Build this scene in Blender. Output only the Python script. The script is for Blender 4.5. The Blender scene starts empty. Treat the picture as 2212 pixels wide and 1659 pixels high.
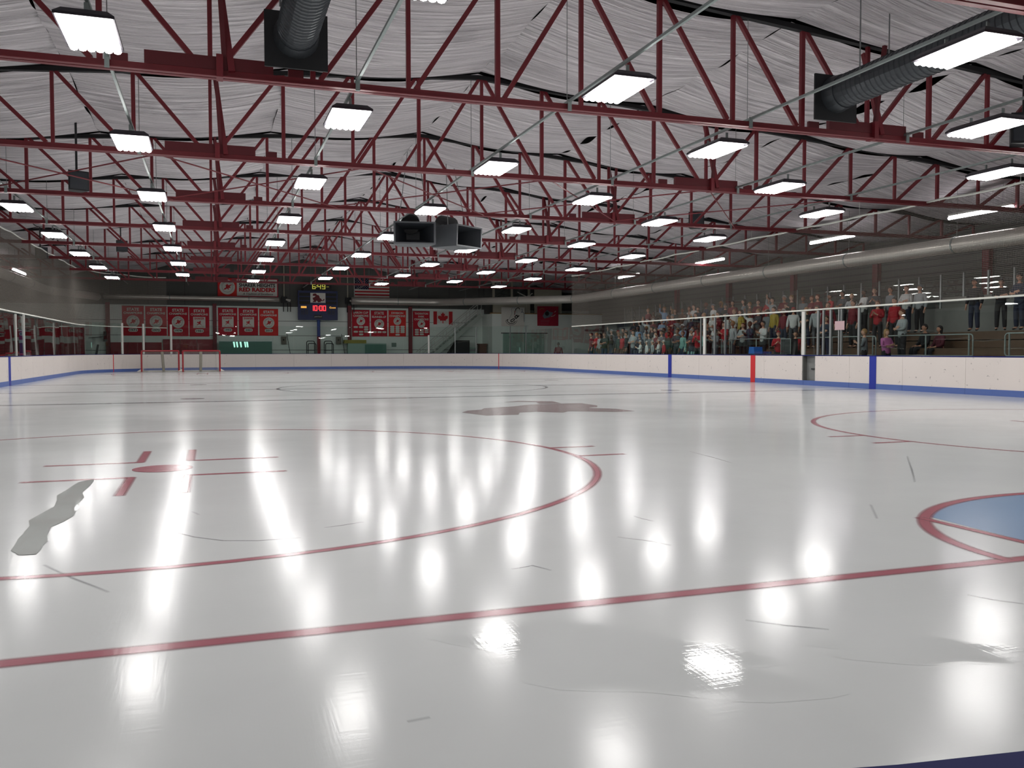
import bpy, bmesh, math, random
import numpy as np
from mathutils import Vector, Matrix
R = random.Random(7)
SC = bpy.context.scene
COL = SC.collection
PI = math.pi

# ------------------------------------------------------------------ camera, world, exposure
def cam_setup():
    yaw, pitch, roll = math.radians(18.876), math.radians(-2.101), math.radians(-0.082)
    fw = Vector((math.sin(yaw) * math.cos(pitch), math.cos(yaw) * math.cos(pitch), math.sin(pitch)))
    rt = Vector((math.cos(yaw), -math.sin(yaw), 0))
    up = rt.cross(fw)
    c, s = math.cos(roll), math.sin(roll)
    r2 = c * rt + s * up
    u2 = -s * rt + c * up
    cam = bpy.data.cameras.new('camera')
    o = bpy.data.objects.new('camera', cam)
    m = Matrix((r2, u2, -fw)).transposed().to_4x4()
    m.translation = Vector((0, 0, 1.2373))
    o.matrix_world = m
    cam.sensor_fit = 'HORIZONTAL'
    cam.sensor_width = 36
    cam.lens = 36 * 1892.9 / 2212
    cam.shift_y = -2.37 / 2212
    cam.clip_start = 0.05
    cam.clip_end = 300
    COL.objects.link(o)
    SC.camera = o
cam_setup()
W = bpy.data.worlds.new('world')
SC.world = W
W.use_nodes = True
W.node_tree.nodes['Background'].inputs[0].default_value = (0.8, 0.9, 1, 1)
W.node_tree.nodes['Background'].inputs[1].default_value = 0.004
SC.view_settings.view_transform = 'Standard'
SC.view_settings.look = 'None'
SC.view_settings.exposure = 0.0
SC.view_settings.gamma = 1
SC.view_settings.use_curve_mapping = False
LAMP = 37.0            # radiance of a lamp tube of the hanging fixtures
TUBE = 20.0            # radiance of the bare strip lights over the stands
cy = SC.cycles
cy.max_bounces = 7
cy.diffuse_bounces = 4
cy.glossy_bounces = 3
cy.transmission_bounces = 2
cy.transparent_max_bounces = 18
cy.adaptive_threshold = 0.014
cy.caustics_reflective = False
cy.caustics_refractive = False
cy.sample_clamp_indirect = 4.0

# ------------------------------------------------------------------ materials
def lin(c):
    return tuple(((x / 255) / 12.92 if x / 255 <= 0.04045 else ((x / 255 + 0.055) / 1.055) ** 2.4) for x in c)
def rgba(c):
    return tuple(c) + (1.0,)
MATS = {}
ICE = (0.515, 0.533, 0.537)
def mat(name, srgb=None, rough=0.6, metal=0.0, var=0.12, scale=3.0, bump=0.0, bscale=40.0, spec=0.5, linear=None):
    if name in MATS:
        return MATS[name]
    col = linear if linear else lin(srgb)
    m = bpy.data.materials.new(name)
    m.use_nodes = True
    nt = m.node_tree
    p = nt.nodes['Principled BSDF']
    tc = nt.nodes.new('ShaderNodeTexCoord')
    nz = nt.nodes.new('ShaderNodeTexNoise')
    nz.inputs['Scale'].default_value = scale
    nz.inputs['Detail'].default_value = 4
    nt.links.new(tc.outputs['Object'], nz.inputs['Vector'])
    mx = nt.nodes.new('ShaderNodeMix')
    mx.data_type = 'RGBA'
    mx.inputs[6].default_value = rgba([x * (1 - var) for x in col])
    mx.inputs[7].default_value = rgba([min(1, x * (1 + var)) for x in col])
    nt.links.new(nz.outputs['Fac'], mx.inputs[0])
    nt.links.new(mx.outputs[2], p.inputs['Base Color'])
    p.inputs['Roughness'].default_value = rough
    p.inputs['Metallic'].default_value = metal
    p.inputs['Specular IOR Level'].default_value = spec
    if bump:
        n2 = nt.nodes.new('ShaderNodeTexNoise')
        n2.inputs['Scale'].default_value = bscale
        nt.links.new(tc.outputs['Object'], n2.inputs['Vector'])
        b = nt.nodes.new('ShaderNodeBump')
        b.inputs['Strength'].default_value = bump
        b.inputs['Distance'].default_value = 0.02
        nt.links.new(n2.outputs['Fac'], b.inputs['Height'])
        nt.links.new(b.outputs['Normal'], p.inputs['Normal'])
    MATS[name] = m
    return m
def emit(name, color, strength):
    if name in MATS:
        return MATS[name]
    m = bpy.data.materials.new(name)
    m.use_nodes = True
    nt = m.node_tree
    nt.nodes.remove(nt.nodes['Principled BSDF'])
    e = nt.nodes.new('ShaderNodeEmission')
    e.inputs[0].default_value = rgba(color)
    e.inputs[1].default_value = strength
    nt.links.new(e.outputs[0], nt.nodes['Material Output'].inputs[0])
    MATS[name] = m
    return m
def ice_mat(name, col, rough=(0.13, 0.175), wet=False, ink=False, melt=False):
    if name in MATS:
        return MATS[name]
    m = bpy.data.materials.new(name)
    m.use_nodes = True
    nt = m.node_tree
    L = nt.links.new
    p = nt.nodes['Principled BSDF']
    geo = nt.nodes.new('ShaderNodeNewGeometry')
    nz = nt.nodes.new('ShaderNodeTexNoise')
    nz.inputs['Scale'].default_value = 0.35
    nz.inputs['Detail'].default_value = 5
    L(geo.outputs['Position'], nz.inputs['Vector'])
    mp = nt.nodes.new('ShaderNodeMapRange')
    mp.inputs['From Min'].default_value = 0.35
    mp.inputs['From Max'].default_value = 0.65
    mp.inputs['To Min'].default_value = rough[0]
    mp.inputs['To Max'].default_value = rough[1]
    L(nz.outputs['Fac'], mp.inputs['Value'])
    if melt:                                    # a film of water smooths the ice towards the middle of the patch
        atm = nt.nodes.new('ShaderNodeAttribute')
        atm.attribute_name = 'ink'
        mr = nt.nodes.new('ShaderNodeMix')
        L(atm.outputs['Fac'], mr.inputs[0])
        L(mp.outputs[0], mr.inputs[2])
        mr.inputs[3].default_value = 0.035
        L(mr.outputs[0], p.inputs['Roughness'])
    else:
        L(mp.outputs[0], p.inputs['Roughness'])
    # cloudy tint and skate scratches
    n2 = nt.nodes.new('ShaderNodeTexNoise')
    n2.inputs['Scale'].default_value = 1.3
    n2.inputs['Detail'].default_value = 6
    L(geo.outputs['Position'], n2.inputs['Vector'])
    mx = nt.nodes.new('ShaderNodeMix')
    mx.data_type = 'RGBA'
    mx.inputs[6].default_value = rgba([x * 0.94 for x in col])
    mx.inputs[7].default_value = rgba([min(1, x * 1.05) for x in col])
    L(n2.outputs['Fac'], mx.inputs[0])
    if ink:                                     # paint bleeds out softly under the ice
        at = nt.nodes.new('ShaderNodeAttribute')
        at.attribute_name = 'ink'
        L(at.outputs['Fac'], p.inputs['Alpha'])
    L(mx.outputs[2], p.inputs['Base Color'])
    p.inputs['IOR'].default_value = 1.31
    p.inputs['Specular IOR Level'].default_value = 0.2
    if not wet:
        mapn = nt.nodes.new('ShaderNodeMapping')
        mapn.inputs['Rotation'].default_value = (0, 0, 0.5)
        mapn.inputs['Scale'].default_value = (60, 4, 1)
        L(geo.outputs['Position'], mapn.inputs['Vector'])
        n3 = nt.nodes.new('ShaderNodeTexNoise')
        n3.inputs['Scale'].default_value = 1
        n3.inputs['Detail'].default_value = 3
        L(mapn.outputs[0], n3.inputs['Vector'])
        map2 = nt.nodes.new('ShaderNodeMapping')
        map2.inputs['Rotation'].default_value = (0, 0, -0.9)
        map2.inputs['Scale'].default_value = (3, 45, 1)
        L(geo.outputs['Position'], map2.inputs['Vector'])
        n4 = nt.nodes.new('ShaderNodeTexNoise')
        n4.inputs['Scale'].default_value = 1
        L(map2.outputs[0], n4.inputs['Vector'])
        ad = nt.nodes.new('ShaderNodeMath')
        ad.operation = 'ADD'
        L(n3.outputs['Fac'], ad.inputs[0])
        L(n4.outputs['Fac'], ad.inputs[1])
        b = nt.nodes.new('ShaderNodeBump')
        b.inputs['Strength'].default_value = 0.05
        b.inputs['Distance'].default_value = 0.004
        L(ad.outputs[0], b.inputs['Height'])
        L(b.outputs['Normal'], p.inputs['Normal'])
    MATS[name] = m
    return m
def glass_mat(name, tint, refl=1.0, wob=0.5):
    m = bpy.data.materials.new(name)
    m.use_nodes = True
    nt = m.node_tree
    L = nt.links.new
    nt.nodes.remove(nt.nodes['Principled BSDF'])
    tr = nt.nodes.new('ShaderNodeBsdfTransparent')
    tr.inputs[0].default_value = rgba(tint)
    gl = nt.nodes.new('ShaderNodeBsdfGlossy')
    gl.inputs['Roughness'].default_value = 0.012
    gl.inputs[0].default_value = (refl, refl, refl, 1)
    fr = nt.nodes.new('ShaderNodeFresnel')
    geo = nt.nodes.new('ShaderNodeNewGeometry')
    io = nt.nodes.new('ShaderNodeMapRange')          # same reflectance from either face of the pane
    io.inputs['To Min'].default_value = 1.45
    io.inputs['To Max'].default_value = 1 / 1.45
    L(geo.outputs['Backfacing'], io.inputs['Value'])
    L(io.outputs[0], fr.inputs[0])
    nz = nt.nodes.new('ShaderNodeTexNoise')
    nz.inputs['Scale'].default_value = 0.8
    nz.inputs['Detail'].default_value = 1
    L(geo.outputs['Position'], nz.inputs['Vector'])
    b = nt.nodes.new('ShaderNodeBump')
    b.inputs['Strength'].default_value = wob
    b.inputs['Distance'].default_value = 0.02
    L(nz.outputs['Fac'], b.inputs['Height'])
    L(b.outputs['Normal'], gl.inputs['Normal'])
    mx = nt.nodes.new('ShaderNodeMixShader')
    L(fr.outputs[0], mx.inputs[0])
    L(tr.outputs[0], mx.inputs[1])
    L(gl.outputs[0], mx.inputs[2])
    L(mx.outputs[0], nt.nodes['Material Output'].inputs[0])
    MATS[name] = m
    return m
def board_mat():
    m = mat('board_white', (220, 212, 207), 0.35, var=0.05, scale=0.7)
    nt = m.node_tree
    L = nt.links.new
    p = nt.nodes['Principled BSDF']
    geo = nt.nodes.new('ShaderNodeNewGeometry')
    nz = nt.nodes.new('ShaderNodeTexNoise')
    nz.inputs['Scale'].default_value = 9
    nz.inputs['Detail'].default_value = 2
    L(geo.outputs['Position'], nz.inputs['Vector'])
    r = nt.nodes.new('ShaderNodeMapRange')
    r.inputs['From Min'].default_value = 0.69
    r.inputs['From Max'].default_value = 0.74
    r.inputs['To Max'].default_value = 0.55
    L(nz.outputs['Fac'], r.inputs['Value'])
    mx = nt.nodes.new('ShaderNodeMix')
    mx.data_type = 'RGBA'
    src = p.inputs['Base Color'].links[0].from_socket
    L(r.outputs[0], mx.inputs[0])
    L(src, mx.inputs[6])
    mx.inputs[7].default_value = (0.12, 0.11, 0.11, 1)
    L(mx.outputs[2], p.inputs['Base Color'])
    return m

M_BOARD = board_mat()
M_KICK = mat('kick_blue', (80, 104, 166), 0.4, var=0.06)
M_CAP = mat('cap_navy', (20, 27, 92), 0.7, var=0.1, spec=0.15)
M_STRIPE_B = mat('stripe_blue', (18, 40, 150), 0.4, var=0.05)
M_STRIPE_R = mat('stripe_red', (200, 30, 40), 0.4, var=0.05)
M_GLASS = glass_mat('dasher_glass', (0.925, 0.97, 0.955), wob=0.12)
M_WHITEPOST = mat('post_white', (205, 205, 200), 0.4, var=0.05)
M_ALU = mat('aluminium', (150, 155, 155), 0.35, 0.8, var=0.08)
M_GALV = mat('galvanised', (150, 160, 158), 0.42, 0.7, var=0.15, scale=9)
M_DUCT = mat('silver_duct', (206, 202, 194), 0.32, 0.55, var=0.08, scale=1.5, bump=0.35, bscale=5)
M_REDSTEEL = mat('red_steel', (116, 32, 41), 0.5, var=0.15, scale=4)
M_DARKRED = mat('dark_red_steel', (92, 24, 32), 0.6, var=0.15)
M_BLACKSTEEL = mat('black_gap', (22, 21, 24), 0.8, var=0.1)
M_DARKDUCT = mat('dark_duct', (66, 70, 74), 0.4, 0.5, var=0.12)
M_LAMPBODY = mat('lamp_housing', (48, 44, 52), 0.45, 0.3, var=0.06)
M_TUBE = emit('lamp_tube', (1.0, 0.975, 0.95), LAMP)
M_STRIP = emit('strip_tube', (1.0, 0.95, 0.98), TUBE)
M_CONC = mat('concrete', (92, 92, 90), 0.8, var=0.15, scale=1.2, bump=0.1)
M_WHITEWALL = mat('white_wall', (236, 244, 238), 0.7, var=0.05, scale=0.8, bump=0.05)
M_GREYWALL = mat('grey_wall', (82, 82, 82), 0.8, var=0.1, scale=0.6)
M_DARKWALL = mat('dark_wall', (98, 99, 96), 0.85, var=0.1, scale=0.6)
M_WOOD = mat('brown_plank', (96, 74, 56), 0.6, var=0.25, scale=5)
M_BEIGE = mat('beige_panel', (178, 174, 158), 0.7, var=0.05)
M_TAN = mat('tan_ledge', (150, 120, 76), 0.6, var=0.12)
M_REDPAINT = mat('red_paint', (140, 30, 44), 0.5, var=0.12)
M_BANNER = mat('banner_red', (196, 28, 50), 0.75, var=0.08, scale=2)
M_BANNER2 = mat('banner_scarlet', (226, 50, 48), 0.75, var=0.06, scale=2)
M_MAROON = mat('banner_maroon', (172, 30, 58), 0.75, var=0.08, scale=2)
M_PRINTW = mat('print_white', (226, 224, 216), 0.7, var=0.03)
M_PRINTK = mat('print_black', (26, 26, 28), 0.7, var=0.03)
M_PRINTR = mat('print_red', (196, 34, 44), 0.7, var=0.03)
M_PRINTG = mat('print_grey', (120, 128, 140), 0.7, var=0.03)
M_PRINTB = mat('print_blue', (22, 28, 62), 0.7, var=0.03)
M_NAVY = mat('scoreboard_navy', (34, 46, 92), 0.5, var=0.06)
M_BLACK = mat('matte_black', (26, 27, 30), 0.6, var=0.08)
M_TEAL = mat('teal_tint', (70, 120, 106), 0.4, var=0.12)
M_DOORTEAL = mat('pale_door', (150, 178, 166), 0.5, var=0.05)
M_NETW = mat('net_white', (210, 208, 200), 0.8, var=0.05)
M_NETG = mat('net_grey', (128, 122, 114), 0.9, var=0.05)
M_ROPE = mat('rope_white', (216, 218, 210), 0.6, var=0.05)
M_YELLOW = mat('yellow_bin', (150, 140, 60), 0.6, var=0.1)
M_BLUEBOX = mat('blue_box', (40, 110, 200), 0.5, var=0.06)
M_HORN = mat('horn_grey', (84, 88, 92), 0.55, var=0.08)
M_HORND = mat('horn_inner', (44, 48, 54), 0.6, var=0.08)
M_PINK = mat('pink_paper', (190, 160, 164), 0.7, var=0.03)

# ------------------------------------------------------------------ mesh helpers
class MB:
    def __init__(s):
        s.v, s.f = [], []
    def box(s, x0, y0, z0, x1, y1, z1):
        b = len(s.v)
        s.v += [(x0, y0, z0), (x1, y0, z0), (x1, y1, z0), (x0, y1, z0), (x0, y0, z1), (x1, y0, z1), (x1, y1, z1), (x0, y1, z1)]
        s.f += [tuple(b + i for i in q) for q in ((0, 3, 2, 1), (4, 5, 6, 7), (0, 1, 5, 4), (1, 2, 6, 5), (2, 3, 7, 6), (3, 0, 4, 7))]
        return s
    def bar(s, p, q, w, d, up=(0, 1, 0)):
        p, q = Vector(p), Vector(q)
        t = (q - p).normalized()
        a = Vector(up)
        if abs(t.dot(a)) > 0.95:
            a = Vector((1, 0, 0))
        n = t.cross(a).normalized()
        a = n.cross(t).normalized()
        b = len(s.v)
        for e in (p, q):
            for i, j in ((-1, -1), (1, -1), (1, 1), (-1, 1)):
                s.v.append(tuple(e + n * (i * w / 2) + a * (j * d / 2)))
        s.f += [tuple(b + i for i in k) for k in ((3, 2, 1, 0), (4, 5, 6, 7), (0, 1, 5, 4), (1, 2, 6, 5), (2, 3, 7, 6), (3, 0, 4, 7))]
        return s
    def tube(s, pts, r, n=6, caps=True):
        pts = [Vector(p) for p in pts]
        rs = r if isinstance(r, (list, tuple)) else [r] * len(pts)
        b = len(s.v)
        prev = None
        for i, p in enumerate(pts):
            t = (pts[min(i + 1, len(pts) - 1)] - pts[max(i - 1, 0)]).normalized()
            if prev is None:
                a = Vector((0, 0, 1)) if abs(t.z) < 0.9 else Vector((1, 0, 0))
                u = t.cross(a).normalized()
            else:
                u = (prev - t * prev.dot(t)).normalized()
            prev = u
            w = t.cross(u)
            for k in range(n):
                an = 2 * PI * k / n
                s.v.append(tuple(p + (u * math.cos(an) + w * math.sin(an)) * rs[i]))
        for i in range(len(pts) - 1):
            for k in range(n):
                k2 = (k + 1) % n
                s.f.append((b + i * n + k, b + i * n + k2, b + (i + 1) * n + k2, b + (i + 1) * n + k))
        if caps:
            s.f.append(tuple(b + k for k in range(n))[::-1])
            s.f.append(tuple(b + (len(pts) - 1) * n + k for k in range(n)))
        return s
    def prism(s, pts, off):
        """closed outline pts (3-D, planar) extruded by vector off"""
        off = Vector(off)
        n = len(pts)
        b = len(s.v)
        s.v += [tuple(p) for p in pts] + [tuple(Vector(p) + off) for p in pts]
        s.f.append(tuple(b + i for i in range(n))[::-1])
        s.f.append(tuple(b + n + i for i in range(n)))
        for i in range(n):
            j = (i + 1) % n
            s.f.append((b + i, b + j, b + n + j, b + n + i))
        return s
    def mesh(s, name, m, smooth=False):
        me = bpy.data.meshes.new(name)
        me.from_pydata(s.v, [], s.f)
        me.materials.append(m)
        if smooth:
            me.polygons.foreach_set('use_smooth', [True] * len(me.polygons))
        bm = bmesh.new()
        bm.from_mesh(me)
        bmesh.ops.recalc_face_normals(bm, faces=bm.faces)
        bm.to_mesh(me)
        bm.free()
        me.update()
        return me
def link(name, me, parent=None, loc=None, rot=None, scale=None):
    o = bpy.data.objects.new(name, me)
    COL.objects.link(o)
    if parent:
        o.parent = parent
    if loc is not None:
        o.location = loc
    if rot is not None:
        o.rotation_euler = rot
    if scale is not None:
        o.scale = scale if hasattr(scale, '__len__') else (scale,) * 3
    return o
def part(name, mb, m, parent, smooth=False, **k):
    return link(name, mb.mesh(name, m, smooth), parent, **k)
def thing(name, label, cat, loc=(0, 0, 0), rz=0.0, group=None):
    o = bpy.data.objects.new(name, None)
    o.empty_display_size = 0.2
    COL.objects.link(o)
    o.location = loc
    o.rotation_euler = (0, 0, rz)
    o['label'], o['category'] = label, cat
    if group:
        o['group'] = group
    return o
def tag(o, label, cat, group=None, kind=None):
    o['label'], o['category'] = label, cat
    if group:
        o['group'] = group
    if kind:
        o['kind'] = kind
    return o
def struct(o, label=None):
    o['kind'] = 'structure'
    if label:
        o['label'] = label
    return o
def copy_tree(o, parent=None):
    c = o.copy()
    COL.objects.link(c)
    c.parent = parent
    for ch in list(o.children):
        copy_tree(ch, c)
    return c
ORD = ['zeroth', 'first', 'second', 'third', 'fourth', 'fifth', 'sixth', 'seventh', 'eighth', 'ninth', 'tenth', 'eleventh', 'twelfth',
       'thirteenth', 'fourteenth', 'fifteenth', 'sixteenth', 'seventeenth', 'eighteenth', 'nineteenth', 'twentieth']
def ordn(n):
    if n <= 20:
        return ORD[n]
    return {20: 'twenty', 30: 'thirty', 40: 'forty', 50: 'fifty'}[n // 10 * 10] + ('-' + ORD[n % 10] if n % 10 else 'th')

_textcache = {}
def text_mesh(body, m, bold=0.0, shear=0.0):
    key = (body, m.name, bold, shear)
    if key in _textcache:
        return _textcache[key]
    cu = bpy.data.curves.new('lettering', 'FONT')
    cu.body = body
    cu.align_x, cu.align_y = 'CENTER', 'CENTER'
    cu.offset = bold
    cu.shear = shear
    cu.extrude = 0.01
    cu.resolution_u = 3
    o = bpy.data.objects.new('lettering', cu)
    COL.objects.link(o)
    dg = bpy.context.evaluated_depsgraph_get()
    me = bpy.data.meshes.new_from_object(o.evaluated_get(dg))
    bpy.data.objects.remove(o)
    me.materials.clear()
    me.materials.append(m)
    co = np.zeros(len(me.vertices) * 3)
    me.vertices.foreach_get('co', co)
    co = co.reshape(-1, 3)
    lo, hi = co.min(0), co.max(0)
    co -= (lo + hi) / 2
    me.vertices.foreach_set('co', co.ravel())
    me.update()
    _textcache[key] = (me, hi[0] - lo[0], hi[1] - lo[1])
    return _textcache[key]
def lettering(body, m, parent, x, y, z, w, h, bold=0.02, shear=0.0, name='lettering'):
    """text standing in the XZ plane facing -Y, centred at x, z and fitted to w by h"""
    me, tw, th = text_mesh(body, m, bold, shear)
    return link(name, me, parent, (x, y, z), (PI / 2, 0, 0), (w / tw, h / th, 0.4))
def disc_pts(cx, cz, r, y, n=24, a0=0.0, a1=2 * PI):
    return [(cx + r * math.cos(a0 + (a1 - a0) * i / n), y, cz + r * math.sin(a0 + (a1 - a0) * i / n)) for i in range(n)]
def ring_mb(cx, cz, r0, r1, y, t, n=32):
    mb = MB()
    for i in range(n):
        a, b = 2 * PI * i / n, 2 * PI * (i + 1) / n
        q = [(cx + r * math.cos(u), y, cz + r * math.sin(u)) for r, u in ((r0, a), (r1, a), (r1, b), (r0, b))]
        mb.prism(q, (0, -t, 0))
    return mb

# ------------------------------------------------------------------ rink outline
XL, XR, Y0, Y1, RAD = -6.94, 19.95, 0.174, 61.11, 8.5
XC = 6.5
LS, LE, LA = (Y1 - Y0 - 2 * RAD), (XR - XL - 2 * RAD), PI * RAD / 2
def rim(s):
    """arc length s clockwise from the near end of the left side: point and outward normal"""
    tot = 2 * LS + 2 * LE + 4 * LA
    s %= tot
    if s < LS:
        return (XL, Y0 + RAD + s), (-1, 0)
    s -= LS
    def arc(cx, cy_, a0, s):
        a = a0 - s / RAD
        return (cx + RAD * math.cos(a), cy_ + RAD * math.sin(a)), (math.cos(a), math.sin(a))
    if s < LA:
        return arc(XL + RAD, Y1 - RAD, PI, s)
    s -= LA
    if s < LE:
        return (XL + RAD + s, Y1), (0, 1)
    s -= LE
    if s < LA:
        return arc(XR - RAD, Y1 - RAD, PI / 2, s)
    s -= LA
    if s < LS:
        return (XR, Y1 - RAD - s), (1, 0)
    s -= LS
    if s < LA:
        return arc(XR - RAD, Y0 + RAD, 0, s)
    s -= LA
    if s < LE:
        return (XR - RAD - s, Y0), (0, -1)
    s -= LE
    return arc(XL + RAD, Y0 + RAD, -PI / 2, s)
def s_left(y):
    return y - Y0 - RAD
S_FARL = LS
S_FAR = LS + LA
S_FARR = LS + LA + LE
S_RIGHT = LS + 2 * LA + LE
def s_right(y):
    return S_RIGHT + (Y1 - RAD - y)
S_NEARR = S_RIGHT + LS
S_NEAR = S_NEARR + LA
S_NEARL = S_NEAR + LE
S_TOT = S_NEARL + LA
def wall_strip(s0, s1, z0, z1, d0, d1, gap=0.004, lean=0.0):
    """curved slab following the rim between s0 and s1, from offset d0 (inside) to d1 (outside)"""
    s0 += gap
    s1 -= gap
    n = max(1, int(math.ceil((s1 - s0) / 0.5)))
    mb = MB()
    ring = []
    for i in range(n + 1):
        (x, y), (nx, ny) = rim(s0 + (s1 - s0) * i / n)
        b = len(mb.v)
        for d, z in ((d0, z0), (d1, z0), (d1 + lean, z1), (d0 + lean, z1)):
            mb.v.append((x + nx * d, y + ny * d, z))
        ring.append(b)
    for i in range(n):
        a, b = ring[i], ring[i + 1]
        for k in range(4):
            k2 = (k + 1) % 4
            mb.f.append((a + k, a + k2, b + k2, b + k))
    mb.f.append(tuple(ring[0] + k for k in range(4)))
    mb.f.append(tuple(ring[-1] + k for k in range(4))[::-1])
    return mb

# ------------------------------------------------------------------ ice and its paint
M_ICE = ice_mat('ice', ICE)
M_IRED = ice_mat('ice_red', (0.31, 0.105, 0.13), ink=True)
M_IBLUE = ice_mat('ice_blue', (0.10, 0.16, 0.34), ink=True)
M_ICREASE = ice_mat('ice_crease', (0.20, 0.29, 0.43), ink=True)
M_IGREY = ice_mat('ice_logo', (0.25, 0.205, 0.21), ink=True)
M_IDARK = ice_mat('ice_line', (0.2, 0.21, 0.225), ink=True)
mb = MB()
pts = []
NS = 260
for i in range(NS):
    (x, y), _ = rim(S_TOT * i / NS)
    pts.append((x, y, 0))
mb.prism(pts[::-1], (0, 0, -0.05))
ice = struct(part('floor_ice', mb, M_ICE, None), 'glossy white ice sheet of the rink')
mb = MB().box(-18, -8, -0.12, 31, 68, -0.06)
struct(part('floor', mb, M_CONC, None), 'grey concrete floor around the rink')
ZP = 0.0015
def paint(name, pts, m, z=ZP, label=None):
    mb = MB()
    mb.v = [(p[0], p[1], z) for p in pts]
    mb.f = [tuple(range(len(pts)))]
    me = bpy.data.meshes.new(name)
    me.from_pydata(mb.v, [], mb.f)
    me.materials.append(m)
    me.attributes.new('ink', 'FLOAT', 'POINT').data.foreach_set('value', [1.0] * len(me.vertices))
    me.update()
    if me.polygons[0].normal.z < 0:
        me.flip_normals()
    o = link(name, me, ice)
    if label:
        o['label'] = label
    return o
SOFT = .035
def strip(name, x0, y0, x1, y1, m, label=None, z=ZP):
    V = [(x0 - SOFT, y0 - SOFT, z), (x1 + SOFT, y0 - SOFT, z), (x1 + SOFT, y1 + SOFT, z), (x0 - SOFT, y1 + SOFT, z), (x0, y0, z), (x1, y0, z), (x1, y1, z), (x0, y1, z)]
    me = bpy.data.meshes.new(name)
    me.from_pydata(V, [], [(4, 5, 6, 7), (0, 1, 5, 4), (1, 2, 6, 5), (2, 3, 7, 6), (3, 0, 4, 7)])
    me.materials.append(m)
    me.attributes.new('ink', 'FLOAT', 'POINT').data.foreach_set('value', [0.0] * 4 + [1.0] * 4)
    me.update()
    o = link(name, me, ice)
    if label:
        o['label'] = label
    return o
def ring(name, cx, cy_, rx, ry, w, m, a0=0.0, a1=2 * PI, n=96, label=None, z=ZP):
    mb = MB()
    offs = (-w / 2 - SOFT, -w / 2, w / 2, w / 2 + SOFT)
    for i in range(n + 1):
        a = a0 + (a1 - a0) * i / n
        for d in offs:
            mb.v.append((cx + (rx + d) * math.cos(a), cy_ + (ry + d) * math.sin(a), z))
    for i in range(n):
        for k in range(3):
            mb.f.append((4 * i + k, 4 * i + k + 1, 4 * i + k + 5, 4 * i + k + 4))
    me = bpy.data.meshes.new(name)
    me.from_pydata(mb.v, [], mb.f)
    me.materials.append(m)
    me.attributes.new('ink', 'FLOAT', 'POINT').data.foreach_set('value', [0.0, 1.0, 1.0, 0.0] * (n + 1))
    me.update()
    o = link(name, me, ice)
    if label:
        o['label'] = label
    return o
GLN, GLF, BLN, BLF, CEN = 3.90, 57.2, 22.735, 35.845, 29.29
def inset(y):
    if y < Y0 + RAD:
        return RAD - math.sqrt(max(0, RAD ** 2 - (Y0 + RAD - y) ** 2))
    if y > Y1 - RAD:
        return RAD - math.sqrt(max(0, RAD ** 2 - (y - Y1 + RAD) ** 2))
    return 0
for y, lab in ((GLN, 'red goal line nearest the camera'), (GLF, 'red goal line at the scoreboard end')):
    strip('goal_line', XL + inset(y) + .02, y - .03, XR - inset(y) - .02, y + .03, M_IRED, lab)
for y, lab in ((BLN, 'near blue line'), (BLF, 'far blue line')):
    strip('blue_line', XL + .02, y - .14, XR - .02, y + .14, M_IDARK, lab)
strip('centre_line', XL + .02, CEN - .14, XR - .02, CEN + .14, M_IDARK, 'thin centre line')
ring('centre_circle', XC, CEN, 4.5, 4.5, .06, M_IDARK)
DX = 7.0
for sx in (-1, 1):
    for yd, near in ((9.91, True), (51.2, False)):
        cx = XC + sx * DX - (0.01 if sx < 0 else 0)
        ring('faceoff_circle', cx, yd, 4.57, 4.57, .04, M_IRED)
        paint('faceoff_dot', [(cx + .3 * math.cos(2 * PI * i / 32), yd + .3 * math.sin(2 * PI * i / 32)) for i in range(32)], M_IRED, ZP + .0006)
        for ex in (-1, 1):
            for ey in (-1, 1):
                xa, xb = cx + ex * .26, cx + ex * 1.2
                strip('hash_mark', min(xa, xb), yd + ey * .62 - .025, max(xa, xb), yd + ey * .62 + .025, M_IRED)
                ya, yb = yd + ey * .62, yd + ey * 1.75
                strip('hash_mark', cx + ex * .26 - .025 - .0, min(ya, yb), cx + ex * .26 + .025, max(ya, yb), M_IRED, z=ZP + .0003)
                xa, xb = cx + ex * 4.55, cx + ex * 5.15
                strip('hash_mark', min(xa, xb), yd + ey * .45 - .025, max(xa, xb), yd + ey * .45 + .025, M_IRED, z=ZP + .0003)
    for yd in (BLN + 1.5, BLF - 1.5):
        cx = XC + sx * DX
        paint('faceoff_dot', [(cx + .3 * math.cos(2 * PI * i / 32), yd + .3 * math.sin(2 * PI * i / 32)) for i in range(32)], M_IDARK)
for gy, d in ((GLN, 1), (GLF, -1)):
    a0, a1 = (0, PI) if d > 0 else (PI, 2 * PI)
    pl = []
    for i in range(41):
        a = a0 + (a1 - a0) * i / 40
        x, y = 2.08 * math.cos(a), 1.78 * math.sin(a)
        if abs(x) <= 1.56:
            pl.append((XC + x, gy + y))
    if d < 0:
        pl = pl[::-1]
    xs = sorted((pl[0][0], pl[-1][0]))
    pl = [(XC + 1.56, gy)] + pl + [(XC - 1.56, gy)]
    paint('crease_fill', pl, M_ICREASE, ZP - .0005, 'pale blue goal crease fill')
    ring('crease_arc', XC, gy, 2.08, 1.78, .055, M_IRED, a0, a1, 64, z=ZP + .0004)
    for sx in (-1, 1):
        strip('crease_line', XC + sx * 1.57 - .02, min(gy, gy + d * 1.2), XC + sx * 1.57 + .02, max(gy, gy + d * 1.2), M_IRED, z=ZP + .0007)
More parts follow.
